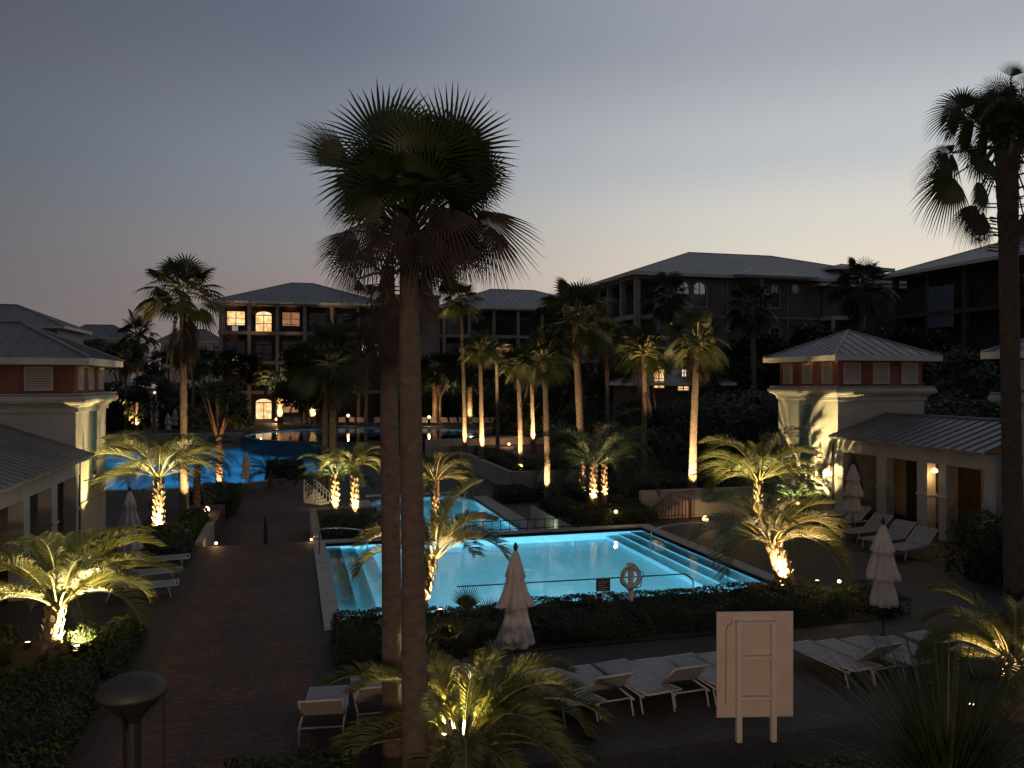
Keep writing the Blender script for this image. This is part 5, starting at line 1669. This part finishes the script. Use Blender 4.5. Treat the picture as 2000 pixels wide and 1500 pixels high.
def lounger(label, p, heading, group, s=1.0, kind='up'):
    o = copy_tree(LF[kind]) if kind in used else LF[kind]
    used.add(kind)
    o.location = p; o.rotation_euler = (0, 0, heading); o.scale = (s, s, s)
    tag(o, label, 'lounger', group)
    return o


hd = -YAW - R(70)
hv_ = Vector((math.cos(hd), math.sin(hd), 0))
frow = [('flat', 1064, 1309, 'flat lounger at the left end of the front row, half under palm fronds'), ('up', 1128, 1309, 'raised-back lounger at the left end of the front row'),
        ('flat', 1203, 1293, 'second flat lounger from the left in the front row'), ('up', 1266, 1296, 'second raised-back lounger from the left in the front row'),
        ('flat', 1330, 1280, 'flat lounger just left of the sign board'), ('up', 1388, 1284, 'raised-back lounger partly behind the left edge of the sign board'),
        ('flat', 1568, 1256, 'flat lounger just right of the sign board'), ('up', 1622, 1258, 'raised-back lounger right of the sign board'),
        ('flat', 1668, 1246, 'flat lounger left of the pinkish umbrella pole'), ('up', 1728, 1250, 'raised-back lounger at the pinkish umbrella pole'), ('flat', 1790, 1236, 'flat lounger behind the spiky leaves at the right end')]
for kind, px, py, lab in frow:
    p = G(px, py, .3); p.z = 0
    q_ = p + hv_ * 1.15 + Vector((RN.uniform(-.04, .04), RN.uniform(-.04, .04), 0))
    if kind == 'up': q_ -= hv_ * .15
    lounger(lab, q_, hd + RN.uniform(-.06, .06), 'front row of white loungers', kind=kind)
for i, (px, py, lab) in enumerate([(1636, 1018, 'farthest lounger by the right wing, left of the umbrella'), (1664, 1033, 'lounger under the closed umbrella by the right wing'), (1704, 1051, 'middle lounger of the group by the right wing'), (1748, 1067, 'lounger behind the pinkish umbrella by the right wing'), (1790, 1083, 'nearest lounger of the group by the right wing')]):
    lounger(lab, G(px, py), R(4) + .05 * i, 'loungers by the right wing', 1.12)
lounger('white lounger with raised back beside the bottom of the walkway', W(632, 12.95, 0), -YAW - R(82), 'loungers beside the walkway')
lounger('lounger half hidden by fronds next to the big trunks', W(735, 13.5, 0), -YAW - R(75), 'loungers beside the walkway')
for i, (px, py, lab) in enumerate([(285, 1112, 'far white lounger behind the left foreground palm'), (262, 1140, 'middle white lounger behind the left foreground palm'), (250, 1168, 'near white lounger behind the left foreground palm')]):
    lounger(lab, G(px, py), R(186), 'loungers left of the walkway')
nl = 0
ORD = 'first second third fourth fifth sixth seventh eighth ninth tenth eleventh twelfth thirteenth fourteenth fifteenth sixteenth'.split()
for nl, px in enumerate((562, 580, 598, 668, 686, 704, 738, 830, 846, 868, 886, 904, 930, 950, 966, 990)):
    lounger('tiny white lounger, %s from the left in the far row before the hotel' % ORD[nl], W(px, 97.0, .3), R(90), 'far row of loungers in front of the hotel', 1.15)

# ------------------------------------------------------------------ glowing small lamps seen in the photo


def glow_lamp(label, p, energy, r=.09, color=ORG, post=0.0, m=E_lens):
    root = thing('garden_light', label, 'lamp', p, 0, 'small glowing garden lights')
    b = MB(); b.lathe([(.001, post), (r * .8, post + r * .4), (r, post + r), (r * .8, post + r * 1.6), (.001, post + r * 2)], 12); b.build('globe', m, root, True)
    b = MB(); b.lathe([(r * .7, 0), (r * .7, max(post, .02)), (.001, max(post, .02) + .004)], 10); b.build('base', M_metal, root)
    lamp_obj('bulb', 'POINT', (0, 0, post + r * 2 + .08), energy, color, root, radius=.08)
    return root


glow_lamp('glowing globe on the planter left of the walkway steps', G(404, 1000, .1), 14, .12)
glow_lamp('tiny step light at the foot of the left planter wall', G(422, 1064), 6, .05)
glow_lamp('tiny step light at the foot of the right planter wall', G(608, 1056), 3, .04)
glow_lamp('glowing globe below the lit wall by the bronze railing', G(1378, 1020), 20, .13)
glow_lamp('small white light in the hedge below the amber palm', (12.95, 17.3, .62), 5, .045, WARM)
glow_lamp('small light in the hedge left of the centre umbrella', W(876, 17.0, .35), 3, .04, WARM)
glow_lamp('small light at the twin-trunk palm hedge', G(1203, 1003, .45), 6, .07, WARM)
glow_lamp('small white light at the foot of the lower terrace palm', G(1055, 975, LOW), 8, .09, WARM)
for (px, py, dq, en, lab) in ((1007, 816, 90, 260, 'bright globe lamp by the far right end of the round pool'), (994, 872, 66, 90, 'round lamp above the planter beyond the middle pool'), (1003, 838, 82, 180, 'lamp glowing over the curved steps by the round pool'),
                              (680, 815, 96, 60, 'round lamp between the far loungers behind the broad palm'), (540, 822, 101, 320, 'lamp lighting the deck before the glowing doors'), (838, 818, 95, 200, 'lamp on the deck right of the big trunks'),
                              (1040, 838, 78, 60, 'small lamp behind the planter corner palms'), (352, 780, 118, 160, 'orange lamp among the trees beyond the lagoon, left one'), (380, 765, 120, 200, 'orange lamp among the trees beyond the lagoon, right one'), (302, 770, 116, 90, 'small lamp among the dark trees left of the lone tall palm')):
    zz = zat(py, dq)
    gl_ = glow_lamp(lab, W(px, dq, .3 if dq > 80 else .2), en, .2 if dq > 80 else .13, ORG, post=max(.1, zz - .3), m=E_lensw)
# curved lit steps and counter near the right end of the round pool
cs_ = thing('curved_steps', 'curved steps lit orange at the right end of the round pool', 'steps', W(985, 76, 0))
for i in range(4):
    b = MB(); r_ = 3.6 - .5 * i
    b.lathe([(r_, -.8), (r_, -.5 + .25 * i), (.001, -.5 + .25 * i)], 36); b.build('step', M_cope, cs_)
# white bollard-like wrapped figure lit beside the planter palm
vs_ = thing('stone_urn', 'pale lit urn beside the planter corner palm', 'urn', W(1013, 52.5, .2))
b = MB(); b.lathe([(.001, 0), (.22, 0), (.22, .12), (.12, .2), (.30, .5), (.38, .85), (.30, 1.05), (.36, 1.1), (.001, 1.1)], 20); b.build('body', M_white, vs_, True)

# balcony lamps of the hotel behind the viewer
bl = thing('balcony_lamp', 'warm wall lamp on the hotel behind the viewer', 'lamp', (-1.8, -2.5, 3.4))
b = MB(); b.lathe([(.001, 0), (.09, .02), (.11, .15), (.07, .24), (.001, .25)], 14); b.build('globe', E_lensw, bl, True)
b = MB(); b.box(-.05, .05, -.25, -.1, .0, .3); b.build('bracket', M_metal, bl)
lamp_obj('bulb', 'POINT', (0, .25, .1), 1700, (1, .64, .42), bl, radius=.2)
